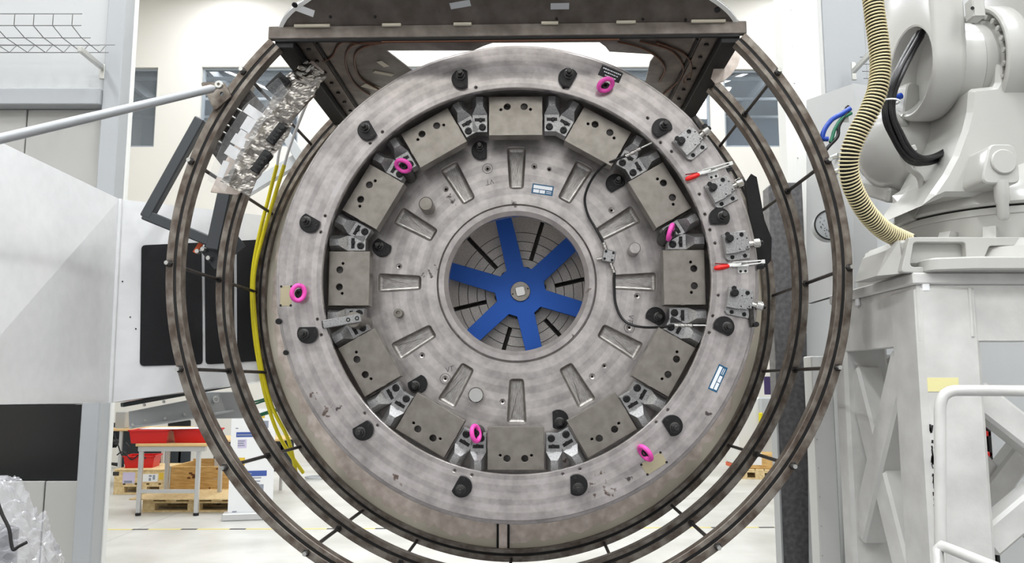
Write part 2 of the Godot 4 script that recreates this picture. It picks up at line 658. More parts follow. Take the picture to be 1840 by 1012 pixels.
	m.emission_energy_multiplier = 3.0
	m = mat("screen_glow", Color(0.1, 0.07, 0.2), 0.3)

# ------------------------------------------------------------------ light fittings and the hall
func ceiling_lamps():
	var shell := one(func(st): box(st, Transform3D(), Vector3(0.62, 0.09, 2.7), 0.01))
	var glow := one(func(st): box(st, Transform3D(), Vector3(0.5, 0.012, 2.5), 0.002))
	for ix in 4:
		for iz in 5:
			var p := Vector3(-5.4 + ix * 3.6, 9.0, 3.6 - iz * 4.2)
			var o := thing("ceiling_luminaire", "long white ceiling luminaire hung high over the hall", "lamp", Transform3D(Basis(), p), "ceiling luminaires over the hall")
			mi(o, "housing", shell, M.frame_white, Transform3D(Basis(), Vector3(0, 0.05, 0)))
			mi(o, "diffuser", glow, M.lamp_glow, Transform3D(Basis(), Vector3(0, 0, 0)))
			var rod := one(func(st): tube(st, [Vector3(0, 0.09, -1), Vector3(0, 0.45, -1)], 0.008, 6))
			mi(o, "hanger_rod", rod, M.zinc)
			mi(o, "hanger_rod", rod, M.zinc, Transform3D(Basis(), Vector3(0, 0, 2)))
			var l := AreaLight3D.new()
			l.name = "luminaire_light"
			l.area_size = Vector2(0.5, 2.5)
			l.area_normalize_energy = true
			l.light_energy = 21.0 if iz < 2 else 10.5      # rows over the machine cell turned up to add fill light on it
			l.light_color = Color(0.97, 0.985, 1.0)
			l.area_range = 40.0
			l.area_attenuation = 2.0
			l.shadow_enabled = true
			l.transform = Transform3D(Basis(Vector3.RIGHT, -PI / 2), Vector3(0, -0.02, 0))
			o.add_child(l)

func slab(x0: float, x1: float, y0: float, y1: float, z0: float, z1: float, b := 0.0) -> ArrayMesh:
	return one(func(st): box(st, Transform3D(Basis(), Vector3(x0 + x1, y0 + y1, z0 + z1) * 0.5), Vector3(absf(x1 - x0), absf(y1 - y0), absf(z1 - z0)), b))

func ground(px: float, py: float) -> Vector3:                         # where a pixel meets the floor
	var v := CB * Vector3(px - 920.0, 506.0 - py, -F)
	return eye + v * (-eye.y / v.y)

func room():
	struct("floor", slab(-9, 10, -0.2, 0, -19, 7), M.floor_epoxy)
	struct("ceiling", slab(-9, 10, 9.6, 9.8, -19, 7), M.ceiling_white)
	struct("wall_left", slab(-9.2, -9, 0, 9.6, -19, 7), M.wall_cream)
	struct("wall_right", slab(10, 10.2, 0, 9.6, -19, 7), M.wall_cream)
	struct("wall_front", slab(-9, 10, 0, 9.6, 5.2, 5.4), M.wall_cream)
	mi(get_node("wall_front"), "added_dado_panel", slab(-9, 10, 0, 6.0, 5.1, 5.2, 0.0), M.added_panel_grey)  # unseen grey panel added behind the camera for the flange to mirror
	struct("floor_2", slab(-9, 10, 0.0, 0.006, -4.7, 5.1), M.added_cell_floor)  # unseen grey layer added to tone down light bounced up from the floor
	# back wall with its upper-floor windows
	var zb := -15.0
	var wins := [[216, 276, 121, 264], [363, 534, 120, 263], [612, 784, 119, 263], [862, 1034, 119, 263], [1108, 1279, 120, 263], [1299, 1470, 124, 264]]
	var holes := []
	var rects := []
	for w in wins:
		var a := at(w[0], w[2], 15.0)
		var b := at(w[1], w[3], 15.0)
		var r := Rect2(minf(a.x, b.x), b.y, absf(b.x - a.x), a.y - b.y)
		rects.append(r)
		holes.append(rect(r.get_center(), r.size.x, r.size.y))
	var st := new_st()
	plate(st, Transform3D(), rect(Vector2(0.5, 4.8), 19, 9.6), zb - 0.2, zb, holes)
	struct("wall_back", done(st), M.wall_cream)
	var n := 0
	for r in rects:
		n += 1
		var c: Vector2 = r.get_center()
		var w: float = r.size.x
		var h: float = r.size.y
		st = new_st()
		plate(st, Transform3D(), rect(c, w, h), zb - 0.14, zb - 0.06, [rect(c, w - 0.09, h - 0.09)], 0.004)
		var o := struct("window_%d" % n, done(st), M.window_frame)
		mi(o, "pane", slab(c.x - w / 2 + 0.04, c.x + w / 2 - 0.04, c.y - h / 2 + 0.04, c.y + h / 2 - 0.04, zb - 0.105, zb - 0.095), M.glass)
	# the office floor behind those windows
	struct("floor_1", slab(-9, 10, 5.2, 5.35, -19, zb - 0.2), M.office_dark)
	struct("wall_back_1", slab(-9, 10, 5.35, 9.6, -19.2, -19), M.office_blue)
	struct("ceiling_1", slab(-9, 10, 7.9, 8.0, -19, zb - 0.2), M.office_dark)
	for k in 9:
		var o := thing("office_light_strip", "thin white light strip under the grey office ceiling behind the upper windows", "lamp", Transform3D(Basis(Vector3.UP, 0.6 if k % 2 == 0 else -0.5), Vector3(-7.2 + k * 1.9, 7.83, -17.1)), "office light strips behind the upper windows")
		mi(o, "housing", slab(-0.05, 0.05, 0.01, 0.06, -1.5, 1.5), M.frame_white)
		mi(o, "tube", slab(-0.04, 0.04, 0.0, 0.012, -1.45, 1.45), M.lamp_glow)
		var l := AreaLight3D.new()
		l.name = "strip_light"
		l.area_size = Vector2(0.08, 2.9)
		l.area_normalize_energy = true
		l.light_energy = 1.2
		l.area_range = 20.0
		l.shadow_enabled = true
		l.transform = Transform3D(Basis(Vector3.RIGHT, -PI / 2), Vector3(0, -0.01, 0))
		o.add_child(l)
	st = new_st()
	for k in 10:
		bar(st, Vector3(-8 + k * 1.9, 7.72, zb - 0.4), Vector3(-8 + k * 1.9, 7.72, -18.9), 0.09, 0.2)
	for k in 3:
		bar(st, Vector3(-9, 7.6, zb - 0.8 - k * 1.2), Vector3(10, 7.6, zb - 0.8 - k * 1.2), 0.06, 0.06)
	struct("trim_1", done(st), M.window_frame)
	# the portal between the machine cell and the hall: left leaf
	var d := 5.5
	var xl := at(194, 500, d).x                                        # inner edge of the left jamb
	var xr := at(1424, 500, d).x
	struct("wall_left_1", slab(-9, xl - 0.22, 0, 9.6, -d - 0.2, -d - 0.1), M.wall_panel)
	struct("wall_right_1", slab(xr + 0.55, 10, 0, 9.6, -d - 0.2, -d - 0.1), M.wall_panel)
	struct("trim_2", slab(xl - 0.125, xl, 0, 9.6, -d - 0.16, -d, 0.008), M.frame_grey)
	struct("trim_3", slab(xl - 0.01, xl + 0.01, 0, 9.6, -d - 0.19, -d - 0.14, 0.004), M.frame_white)
	struct("trim_4", slab(xr, xr + 0.29, 0, 9.6, -d - 0.2, -d + 0.05, 0.05), M.frame_white)
	struct("trim_5", slab(xr + 0.29, xr + 0.6, 0, 9.6, -d - 0.2, -d, 0.01), M.frame_grey)
	# rows of rivets up the right jamb
	st = new_st()
	for k in 24:
		cyl(st, Transform3D(Basis(), Vector3(xr + 0.055, 0.3 + k * 0.27, -d + 0.05)), 0.006, -0.001, 0.004, 8)
	var rv := mi(get_node("trim_4"), "rivet_row", done(st), M.zinc)
	rv.set_meta("kind", "stuff")
	# wall panels of the left leaf, each a sheet of its own
	var yr := at(100, 175, d).y
	var frame := get_node("wall_left_1")
	var edge := xl - 0.125
	var y_glass1 := at(70, 728, d).y
	var y_glass0 := at(70, 866, d).y
	for q in [[-0.0, 1.0, yr + 0.06, 9.6, 0.02, "wall_panel"], [1.01, 3.2, yr + 0.06, 9.6, 0.02, "wall_panel"], [0.0, 0.56, y_glass1, yr - 0.06, 0.0, "wall_panel_low"], [0.57, 1.3, y_glass1, yr - 0.06, 0.0, "wall_panel_low"], [1.31, 2.6, y_glass1, yr - 0.06, 0.0, "wall_panel_low"], [0.0, 0.235, 0.0, y_glass0, 0.02, "wall_panel_low"], [0.245, 0.8, 0.0, y_glass0, 0.02, "wall_panel_low"], [0.81, 2.0, 0.0, y_glass0, 0.02, "wall_panel_low"]]:
		mi(frame, "panel", slab(edge - q[1], edge - q[0], q[2] + 0.003, q[3] - 0.003, -d - 0.12, -d - 0.075 + q[4], 0.004), M[q[5]])
	mi(frame, "panel", slab(edge - 2.6, edge, y_glass0, y_glass1, -d - 0.12, -d - 0.07, 0.003), M.dark_glass)
	mi(frame, "rail", slab(-9, edge, yr - 0.06, yr + 0.06, -d - 0.12, -d + 0.03, 0.006), M.frame_grey)

# ------------------------------------------------------------------ the ring fixture
const R_IN := 0.8785
const R_OUT := 1.075
const Z_PAD := -0.085
const Z_DISC := -0.26

func fixture():
	var root := thing("ring_fixture", "large round machined steel ring fixture with twelve bolted pads around a bore", "fixture", WT)
	var st: SurfaceTool
	# flange, and the set-back rim step behind it
	st = new_st()
	lathe(st, Transform3D(), ring_prof(R_OUT - 0.02, R_OUT + 0.02, -0.07, -0.03, 0.003), 160, true)
	mi(root, "rim_step", done(st), M.flange_steel)
	var holes := [circ(Vector2(), R_IN, 180)]
	for q in [[1098, 157], [1164, 212], [1013, 157], [855, 157], [687, 237], [665, 257], [584, 388], [576, 417], [570, 574], [577, 602], [655, 743], [678, 765], [817, 846], [848, 854], [1011, 852], [1042, 843], [1179, 759], [1200, 737], [1275, 598], [1281, 568], [1285, 437], [1276, 413], [1187, 256], [1207, 272], [1257, 349], [1267, 385], [1286, 437], [1291, 531], [966, 162], [894, 162]]:
		var p := wl(q[0], q[1], 0.0)
		if p.length() > R_IN + 0.014 and p.length() < R_OUT - 0.02:
			var ok := true
			for h in holes.slice(1):
				if p.distance_to(h[0]) < 0.03:
					ok = false
			if ok:
				holes.append(circ(p, 0.0062, 10))
	st = new_st()
	plate(st, Transform3D(), circ(Vector2(), R_OUT, 200), -0.03, 0.0, holes, 0.003)
	mi(root, "flange_ring", done(st), M.flange_steel)
	st = new_st()
	lathe(st, Transform3D(), ring_prof(R_IN + 0.02, R_OUT - 0.004, -0.6, -0.0305, 0.002), 128, true)
	mi(root, "drum", done(st), M.disc_steel)
	# recessed disc: a plate with pockets and bores on a backing plate
	holes = [circ(Vector2(), 0.384, 120)]
	for k in 12:
		var e := pol(1.0, 90 - k * 30.0)
		var t := Vector2(-e.y, e.x)
		holes.append(rounded([e * 0.463 - t * 0.033, e * 0.671 - t * 0.0455, e * 0.671 + t * 0.0455, e * 0.463 + t * 0.033], 0.016, 4))
	var bores := [[960, 299, 0.012], [987, 304, 0.009], [876, 303, 0.012], [801, 340, 0.011], [1099, 378, 0.012], [717, 479, 0.012], [1145, 532, 0.012], [758, 639, 0.012], [800, 681, 0.012], [903, 722, 0.011], [1064, 677, 0.012], [1086, 658, 0.010], [1131, 589, 0.012]]
	for q in bores:
		holes.append(circ(wl(q[0], q[1], Z_DISC), q[2], 14))
	st = new_st()
	plate(st, Transform3D(), circ(Vector2(), R_IN + 0.022, 160), Z_DISC - 0.030, Z_DISC, holes, 0.003)
	mi(root, "base_disc", done(st), M.disc_steel)
	# a milled pocket with a rounded bottom edge in each opening
	var lip := PackedVector2Array(rounded([Vector2(-0.033, 0.463), Vector2(0.033, 0.463), Vector2(0.0455, 0.671), Vector2(-0.0455, 0.671)], 0.016, 4))
	var rows := [[inset(lip, -0.0005), -0.002], [inset(lip, 0.002), -0.012], [inset(lip, 0.006), -0.020], [inset(lip, 0.012), -0.024], [inset(lip, 0.018), -0.025]]
	st = new_st()
	smooth(st)
	for k in rows.size() - 1:
		var ra: PackedVector2Array = rows[k][0]
		var rb2: PackedVector2Array = rows[k + 1][0]
		for i in lip.size():
			var j := (i + 1) % lip.size()
			quad(st, v3(ra[i], rows[k][1]), v3(ra[j], rows[k][1]), v3(rb2[j], rows[k + 1][1]), v3(rb2[i], rows[k + 1][1]))
	var bed: PackedVector2Array = rows[4][0]
	flat(st)
	for i in range(1, bed.size() - 1):
		tri(st, v3(bed[0], -0.025), v3(bed[i], -0.025), v3(bed[i + 1], -0.025))
	var pocket := done(st)
	for k in 12:
		mi(root, "pocket", pocket, M.milled_steel, turned(Vector3(0, 0, Z_DISC), -k * 30.0))
	for q in bores:
		mi(root, "threaded_bore", one(func(s): lathe(s, Transform3D(), [Vector2(0, -0.11), Vector2(0.0065, -0.11), Vector2(0.0065, -0.004), Vector2(q[2] + 0.0004, -0.001)].map(func(p): return Vector2(p.x, p.y)), 14)), M.disc_steel, Transform3D(Basis(), wp(q[0], q[1], Z_DISC)))
	# ring around the bore
	st = new_st()
	lathe(st, Transform3D(), [Vector2(0.33, -0.31), Vector2(0.379, -0.31), Vector2(0.379, Z_DISC + 0.004), Vector2(0.375, Z_DISC + 0.008), Vector2(0.350, Z_DISC + 0.008), Vector2(0.33, Z_DISC - 0.010)], 128, true)
	mi(root, "bore_ring", done(st), M.flange_steel)
	mi(root, "groove_floor", one(func(s): lathe(s, Transform3D(), ring_prof(0.372, 0.40, Z_DISC - 0.045, Z_DISC - 0.0305, 0.001), 96, true)), M.disc_steel)
	# twelve pads
	st = new_st()
	plate(st, Transform3D(), PackedVector2Array([Vector2(-0.127, -0.095), Vector2(0.127, -0.095), Vector2(0.127, -0.02), Vector2(0.1285, -0.018), Vector2(0.1285, 0.0), Vector2(0.127, 0.002), Vector2(0.127, 0.095), Vector2(-0.127, 0.095), Vector2(-0.127, 0.002), Vector2(-0.1285, 0.0), Vector2(-0.1285, -0.018), Vector2(-0.127, -0.02)]), -0.075, 0.0, [circ(Vector2(-0.04, 0.045), 0.0155, 18), circ(Vector2(0.04, 0.045), 0.0155, 18), circ(Vector2(-0.07, 0.031), 0.0062, 10), circ(Vector2(0.07, 0.031), 0.0062, 10)], 0.0018, false)
	var pad := done(st)
	var screw := one(func(s): cyl(s, Transform3D(), 0.0156, -0.01, 0.0, 14, 0.001))
	st = new_st()
	box(st, Transform3D(Basis(), Vector3(0, 0.03, -0.09)), Vector3(0.2, 0.13, 0.03), 0.002)
	var foot := done(st)
	# wedge brackets
	st = new_st()
	box(st, Transform3D(Basis(), Vector3(0, 0.002, -0.035)), Vector3(0.074, 0.16, 0.07), 0.002)
	var body := done(st)
	st = new_st()
	frustum(st, [Vector3(-0.037, 0.005, 0), Vector3(0.037, 0.005, 0), Vector3(0.037, 0.085, 0), Vector3(-0.037, 0.085, 0)], [Vector3(-0.016, 0.04, 0.032), Vector3(0.016, 0.04, 0.032), Vector3(0.016, 0.085, 0.032), Vector3(-0.016, 0.085, 0.032)])
	var wedge := done(st)
	st = new_st()
	lathe(st, Transform3D(), [Vector2(0.0175, 0.0012), Vector2(0.0165, 0.006), Vector2(0.013, 0.008), Vector2(0.0085, 0.008), Vector2(0.0085, 0.002), Vector2(0, 0.002)], 16)
	var socket := done(st)
	st = new_st()
	box(st, Transform3D(), Vector3(0.05, 0.016, 0.004), 0.001)
	hexagon(st, Transform3D(Basis(), Vector3(0.004, -0.002, 0)), 0.010, 0.0, 0.012)
	var keyway := done(st)
	for k in 12:
		var deg := 90.0 - k * 30.0
		var e := pol(1.0, deg)
		var t := Vector2(-e.y, e.x)
		var T := turned(v3(e * 0.772, Z_PAD), deg - 90.0)
		var o := mi(root, "pad", pad, M.pad_steel, T)
		for s in [-1.0, 1.0]:
			mi(o, "screw", screw, M.dark_steel, Transform3D(Basis(), Vector3(0.04 * s, 0.045, -0.012 if s > 0 else -0.03)))
		mi(o, "foot", foot, M.dark_steel)
		for s in [-1.0, 1.0]:
			var B := turned(v3(e * 0.785 + t * (s * 0.172), -0.125), deg - 90.0)
			var br := mi(root, "bracket", body, M.bracket_steel, B)
			mi(br, "wedge", wedge, M.bracket_steel)
			mi(br, "socket_screw", socket, M.black_oxide, Transform3D(Basis(), Vector3(0.012 * s, -0.055, 0)))
			mi(br, "keyway", keyway, M.black_oxide, Transform3D(Basis(), Vector3(0.0, -0.018, 0)))
	# posts and pins standing on the disc
	for q in [[765, 366, 0.034, 0.10, "pad_steel"], [855, 710, 0.036, 0.09, "chrome"], [1141, 446, 0.028, 0.09, "disc_steel"]]:
		st = new_st()
		var foot_at := wl(q[0], q[1], Z_DISC + q[3])
		cyl(st, Transform3D(Basis(), v3(foot_at, Z_DISC)), q[2], 0.0, q[3], 28, 0.004)
		mi(root, "pin", done(st), M[q[4]])
	st = new_st()
	lathe(st, Transform3D(Basis(), wp(718, 564, Z_DISC)), [Vector2(0.022, 0), Vector2(0.022, 0.04), Vector2(0.020, 0.043), Vector2(0.011, 0.043), Vector2(0.010, 0.04), Vector2(0.010, 0.03), Vector2(0, 0.03)], 24)
	mi(root, "spacer", done(st), M.pad_steel)
	# plates and labels
	name_plate(root, 514, 532, 0.052, 0.092, 0.0)
	name_plate(root, 1175, 833, 0.105, 0.055, 32.0)
	blue_label(root, wp(975, 341, Z_DISC + 0.0006), -9.0, 0.105, 0.05)
	blue_label(root, wp(1290, 680, 0.0006), 64.0, 0.12, 0.042)
	var lt := turned(wp(1097, 133, 0.001), -24.0)
	var lab := mi(root, "black_label", one(func(s): box(s, Transform3D(), Vector3(0.105, 0.052, 0.002), 0.0)), M.label_black, lt)
	lab.set_meta("label", "small black printed label with white lines")
	st = new_st()
	for row in 3:
		var x := -0.042 + 0.01 * row
		while x < 0.042 - 0.006 * row:
			var w := rng.randf_range(0.004, 0.009)
			box(st, Transform3D(Basis(), Vector3(x + w / 2, 0.014 - row * 0.0145, 0.0014)), Vector3(w, rng.randf_range(0.004, 0.007), 0.0008), 0.0)
			x += w + 0.0025
	mi(lab, "print", done(st), M.label_white)
	# pen marks: VT beside circled bores
	for q in [[808, 664, 800, 681, 10.0], [880, 327, 876, 303, 190.0], [1133, 573, 1131, 589, 255.0]]:
		st = new_st()
		var mk := turned(wp(q[0], q[1], Z_DISC + 0.0004), q[4])
		for s in [[-0.018, 0.012, -0.010, -0.010], [-0.010, -0.010, -0.002, 0.013], [0.002, 0.012, 0.022, 0.014], [0.011, 0.013, 0.009, -0.011]]:
			bar(st, mk * Vector3(s[0], s[1], 0), mk * Vector3(s[2], s[3], 0), 0.0022, 0.0006, Vector3.BACK, 0.0)
		lathe(st, Transform3D(Basis(), wp(q[2], q[3], Z_DISC)), ring_prof(0.0235, 0.0255, 0.0001, 0.0006, 0.0001), 24, true)
		mi(root, "pen_mark", done(st), M.ink)

func name_plate(root: Node, px: float, py: float, w: float, h: float, deg: float):
	var T := turned(wp(px, py, 0.001), deg)
	var o := mi(root, "name_plate", one(func(s): box(s, Transform3D(), Vector3(w, h, 0.002), 0.0005)), M.tag_brass, T)
	var rivet := one(func(s): cyl(s, Transform3D(), 0.0055, 0.0, 0.003, 10, 0.001))
	for sx in [-1, 1]:
		for sy in [-1, 1]:
			mi(o, "rivet", rivet, M.hole_shade_rivet_black, Transform3D(Basis(), Vector3(sx * (w / 2 - 0.003), sy * (h / 2 - 0.003), 0)))

func blue_label(root: Node, p: Vector3, deg: float, w: float, h: float):
	var o := mi(root, "printed_label", one(func(s): box(s, Transform3D(), Vector3(w, h, 0.001), 0.0)), M.label_blue, turned(p, deg))
	o.set_meta("label", "blue sticker with white blank fields")
	var st := new_st()
	box(st, Transform3D(Basis(), Vector3(0, h * 0.2, 0.0007)), Vector3(w * 0.88, h * 0.34, 0.0006), 0.0)
	box(st, Transform3D(Basis(), Vector3(-w * 0.29, -h * 0.22, 0.0007)), Vector3(w * 0.27, h * 0.32, 0.0006), 0.0)
	box(st, Transform3D(Basis(), Vector3(0.0, -h * 0.22, 0.0007)), Vector3(w * 0.25, h * 0.32, 0.0006), 0.0)
	for k in 2:
		box(st, Transform3D(Basis(), Vector3(w * 0.3, -h * (0.13 + 0.17 * k), 0.0007)), Vector3(w * 0.24, h * 0.06, 0.0006), 0.0)
	mi(o, "blank_field", done(st), M.label_white)

# the blue six-armed plate and the slotted face plate behind it, seen through the bore
func spider():
	var zc := -0.61
	var c := wl(935, 524, zc)
	var root := thing("face_plate", "round grey slotted face plate seen through the central bore behind blue arms", "face plate", WT * Transform3D(Basis(), v3(c, -0.72)))
	var st := new_st()
	lathe(st, Transform3D(), ring_prof(0.06, 0.1885, -0.03, 0.0, 0.001), 72, true)
	mi(root, "inner_ring", done(st), M.face_steel)
	for band in [[0.191, 0.234], [0.2365, 0.284], [0.2865, 0.334], [0.3365, 0.46]]:
		st = new_st()
		var half0 := asin(0.011 / band[0])
		var half1 := asin(0.011 / band[1])
		var sect := PackedVector2Array()
		for k in 13:
			sect.append(Vector2.from_angle(lerpf(half1, PI / 3 - half1, k / 12.0)) * band[1])
		for k in 13:
			sect.append(Vector2.from_angle(lerpf(PI / 3 - half0, half0, k / 12.0)) * band[0])
		plate(st, Transform3D(), sect, -0.09, 0.0, [], 0.0008, false)
		var segment := done(st)
		for k in 6:
			mi(root, "plate_segment", segment, M.face_steel, turned(Vector3(), 73.0 + 60 * k))
	mi(root, "back_plate", one(func(s): cyl(s, Transform3D(), 0.478, -0.32, -0.29, 64)), M.face_steel)
	mi(root, "housing", one(func(s): lathe(s, Transform3D(), ring_prof(0.461, 0.48, -0.30, 0.0, 0.002), 72, true)), M.face_steel)  # unseen side wall added to keep outside light out of the slots
	mi(root, "centre_recess", one(func(s): lathe(s, Transform3D(), [Vector2(0.135, 0.001), Vector2(0.133, 0.004), Vector2(0.10, 0.004)], 64)), M.black_oxide)
	var sp := thing("spider_plate", "blue painted six-armed steel plate mounted inside the central bore", "spider plate", WT * Transform3D(Basis(), v3(c, zc)))
	var pts := PackedVector2Array()
	for k in 6:
		var a := 43.0 + 60.0 * k
		var e := pol(1.0, a)
		var t := Vector2(-e.y, e.x)
		pts.append(e * 0.125 - t * 0.046)
		pts.append(e * 0.40 - t * 0.043)
		pts.append(e * 0.40 + t * 0.043)
		pts.append(e * 0.125 + t * 0.046)
	st = new_st()
	plate(st, Transform3D(), pts, -0.016, 0.0, [], 0.0015, false)
	mi(sp, "arms", done(st), M.blue_paint)
	st = new_st()
	for k in 6:
		var e := pol(0.12, 73.0 + 60 * k)
		cyl(st, Transform3D(Basis(), v3(e, -0.06)), 0.02, 0.0, 0.03, 14)
	mi(sp, "spacer", done(st), M.black_oxide)
	mi(sp, "washer", one(func(s): lathe(s, Transform3D(), ring_prof(0.024, 0.052, 0.0, 0.008), 32, true)), M.pad_steel)
	var nut := new_st()
	plate(nut, turned(Vector3(), 12), rect(Vector2(), 0.048, 0.05, 0.012), 0.0, 0.014, [], 0.002)
	mi(sp, "nut", done(nut), M.chrome)
	st = new_st()
	for s in [-1, 1]:
		cyl(st, Transform3D(Basis(), v3(pol(0.042, 20) * s, 0.0)), 0.0045, 0.0, 0.0095, 8, 0.0)
	mi(sp, "washer_hole_shade", done(st), M.hole_shade_rivet_black)  # flat black discs painting the dark of the washer holes

# ------------------------------------------------------------------ the hooped casing round the fixture
const R_HOOP := 1.463
const Z_HOOP := [0.0, -0.55, -1.09]

func hit(px: float, py: float, p: Vector3, n: Vector3) -> Vector3:          # where a pixel meets a plane
	var v := CB * Vector3(px - 920.0, 506.0 - py, -F)
	return eye + v * ((p - eye).dot(n) / v.dot(n))

func casing():
	var root := thing("hooped_casing", "open round steel casing of three rusty hoops joined by thin rods around the ring fixture", "casing", HT)
	var hl := wl(900, 64, 0.0, HT).y                                        # height of the flat cut across the top
	var a0 := PI - asin(hl / R_HOOP)
	var a1 := TAU + asin(hl / R_HOOP)
	var st: SurfaceTool
	for k in 3:
		var z: float = Z_HOOP[k]
		st = new_st()
		lathe(st, Transform3D(Basis(), Vector3(0, 0, z)), ring_prof(1.431, R_HOOP, -0.03, 0.0, 0.002), 160, true, a0, a1)
		lathe(st, Transform3D(Basis(), Vector3(0, 0, z)), ring_prof(1.396, 1.417, -0.05, 0.003, 0.002), 160, true, a0, a1)
		var h := mi(root, "hoop", done(st), M.hoop_steel)
		st = new_st()
		lathe(st, Transform3D(Basis(), Vector3(0, 0, z)), ring_prof(1.417, 1.431, -0.03, -0.004, 0.001), 160, true, a0, a1)
		mi(h, "seal", done(st), M.black_rubber)
	# annular back plate with a ragged bead of white sealant, and a rib at the bottom
	st = new_st()
	lathe(st, Transform3D(Basis(), Vector3(0, 0, -1.13)), ring_prof(0.98, 1.400, -0.02, 0.0, 0.001), 160, true, a0, a1)
	mi(root, "back_plate", done(st), M.casing_steel)
	st = new_st()
	var nz := FastNoiseLite.new()
	nz.frequency = 9.0
	nz.seed = 5
	for k in 220:
		var u := lerpf(deg_to_rad(150), deg_to_rad(385), k / 220.0)
		var v := lerpf(deg_to_rad(150), deg_to_rad(385), (k + 1) / 220.0)
		var wu := 0.02 + 0.035 * absf(nz.get_noise_1d(u)) * 2.0
		var wv := 0.02 + 0.035 * absf(nz.get_noise_1d(v)) * 2.0
		quad(st, v3(Vector2.from_angle(u) * (1.395 - wu), -1.128), v3(Vector2.from_angle(u) * 1.397, -1.126), v3(Vector2.from_angle(v) * 1.397, -1.126), v3(Vector2.from_angle(v) * (1.395 - wv), -1.128))
	mi(root, "sealant_bead", done(st), M.tape).set_meta("kind", "stuff")
	st = new_st()
	var rb := wp(904, 958, -1.12, HT)
	box(st, Transform3D(Basis(), rb), Vector3(0.045, 0.22, 0.02), 0.002)
	mi(root, "rib", done(st), M.casing_steel)
	st = new_st()
	for s in [-1, 1]:
		box(st, Transform3D(Basis(), rb + Vector3(0.029 * s, 0, -0.004)), Vector3(0.012, 0.22, 0.012), 0.0)
		cyl(st, Transform3D(Basis(), rb + Vector3(0.011 * s, -0.085, 0.01)), 0.006, 0.0, 0.001, 10, 0.0)
	mi(root, "rib_black_strip", done(st), M.black_rubber)  # solid black strips along the rib and two discs at its foot
	# tie rods with their end nuts
	var rod := one(func(s): tube(s, [Vector3(0, 0, -1.12), Vector3(0, 0, 0.02)], 0.0085, 10))
	var nut := one(func(s): hexagon(s, Transform3D(), 0.016, 0.0, 0.013))
	var stub := one(func(s): tube(s, [Vector3(0, 0, 0), Vector3(0, 0, 0.035)], 0.009, 10))
	for q in [[432, 125], [333, 287], [293, 474], [313, 667], [396, 846], [568, 968], [690, 1040], [905, 1092], [1120, 1050], [1290, 983], [1424, 837], [1505, 661], [1503, 481], [1486, 290], [1395, 132]]:
		var p := wl(q[0], q[1], 0.0, HT).normalized() * 1.447
		var o := mi(root, "tie_rod", rod, M.dark_steel, Transform3D(Basis(), v3(p, 0.0)))
		mi(o, "nut", nut, M.dark_steel)
		mi(o, "stud_end", stub, M.zinc)
		mi(o, "nut", nut, M.dark_steel, Transform3D(Basis(), Vector3(0, 0, -0.55)))
	# flat top: cross bar, ceiling sheet with its opening, side bars
	var half := R_HOOP * cos(asin(hl / R_HOOP))
	st = new_st()
	box(st, Transform3D(Basis(), Vector3(0, hl + 0.026, -0.012)), Vector3(half * 2.0 + 0.01, 0.06, 0.028), 0.004)
	mi(root, "cross_bar", done(st), M.lid_steel)
	st = new_st()
	box(st, Transform3D(Basis(), Vector3(0, hl - 0.01, -0.008)), Vector3(half * 2.0 - 0.05, 0.014, 0.014), 0.003)
	mi(root, "seal", done(st), M.black_rubber)
	var flat_t := Transform3D(Basis(Vector3.RIGHT, Vector3.FORWARD, Vector3.UP), Vector3(0, hl, 0))   # sheet coordinates: x, depth, height
	var on := func(px, py):
		var w := hit(px, py, HT * Vector3(0, hl, 0), Vector3.UP)
		var l := HT.affine_inverse() * w
		return Vector2(l.x, -l.z)
	var hole := PackedVector2Array([on.call(885, 77), on.call(868, 83), on.call(850, 91), on.call(694, 91), on.call(760, 142), on.call(800, 175), on.call(1120, 175), on.call(1150, 160), on.call(1160, 146), on.call(1168, 112), on.call(1178, 98), on.call(1095, 93), on.call(1088, 84), on.call(1077, 76)])
	st = new_st()
	plate(st, flat_t, PackedVector2Array([Vector2(-half + 0.02, 0.02), Vector2(half - 0.02, 0.02), Vector2(half - 0.02, 1.1), Vector2(-half + 0.02, 1.1)]), 0.0, 0.006, [hole], 0.0, false)
	mi(root, "top_sheet", done(st), M.lid_steel)
	for s in [-1.0, 1.0]:
		st = new_st()
		box(st, Transform3D(Basis(), Vector3(s * (half - 0.065), hl - 0.022, -0.55)), Vector3(0.085, 0.042, 1.08), 0.004)
		mi(root, "side_bar", done(st), M.black_bar)
		st = new_st()
		box(st, Transform3D(Basis(), Vector3(s * (half - 0.15), hl - 0.004, -0.55)), Vector3(0.07, 0.008, 1.06), 0.001)
		var strip := mi(root, "bolt_strip", done(st), M.lid_steel)
		for k in 7:
			mi(strip, "bolt", one(func(q): cyl(q, along(Vector3(s * (half - 0.15), hl - 0.008, -0.1 - k * 0.14), Vector3.DOWN), 0.011, 0.0, 0.008, 10, 0.002)), M.black_oxide)
		st = new_st()
		tube(st, [Vector3(s * (half - 0.2), hl - 0.004, -0.05), Vector3(s * (half - 0.2), hl - 0.004, -1.0)], 0.006, 6)
		mi(root, "seam_seal", done(st), M.black_rubber)
		if s > 0:                                                       # curved tab of the outer shell left standing beside the bar
			st = new_st()
			var tab := PackedVector2Array()
			for q in [[1296, 76], [1326, 80], [1332, 98], [1326, 118], [1314, 134], [1300, 146], [1286, 150], [1278, 140]]:
				tab.append(wl(q[0], q[1], -0.3, HT))
			plate(st, Transform3D(), tab, -0.31, -0.3, [], 0.001, false)
			mi(root, "shell_tab", done(st), M.casing_steel)
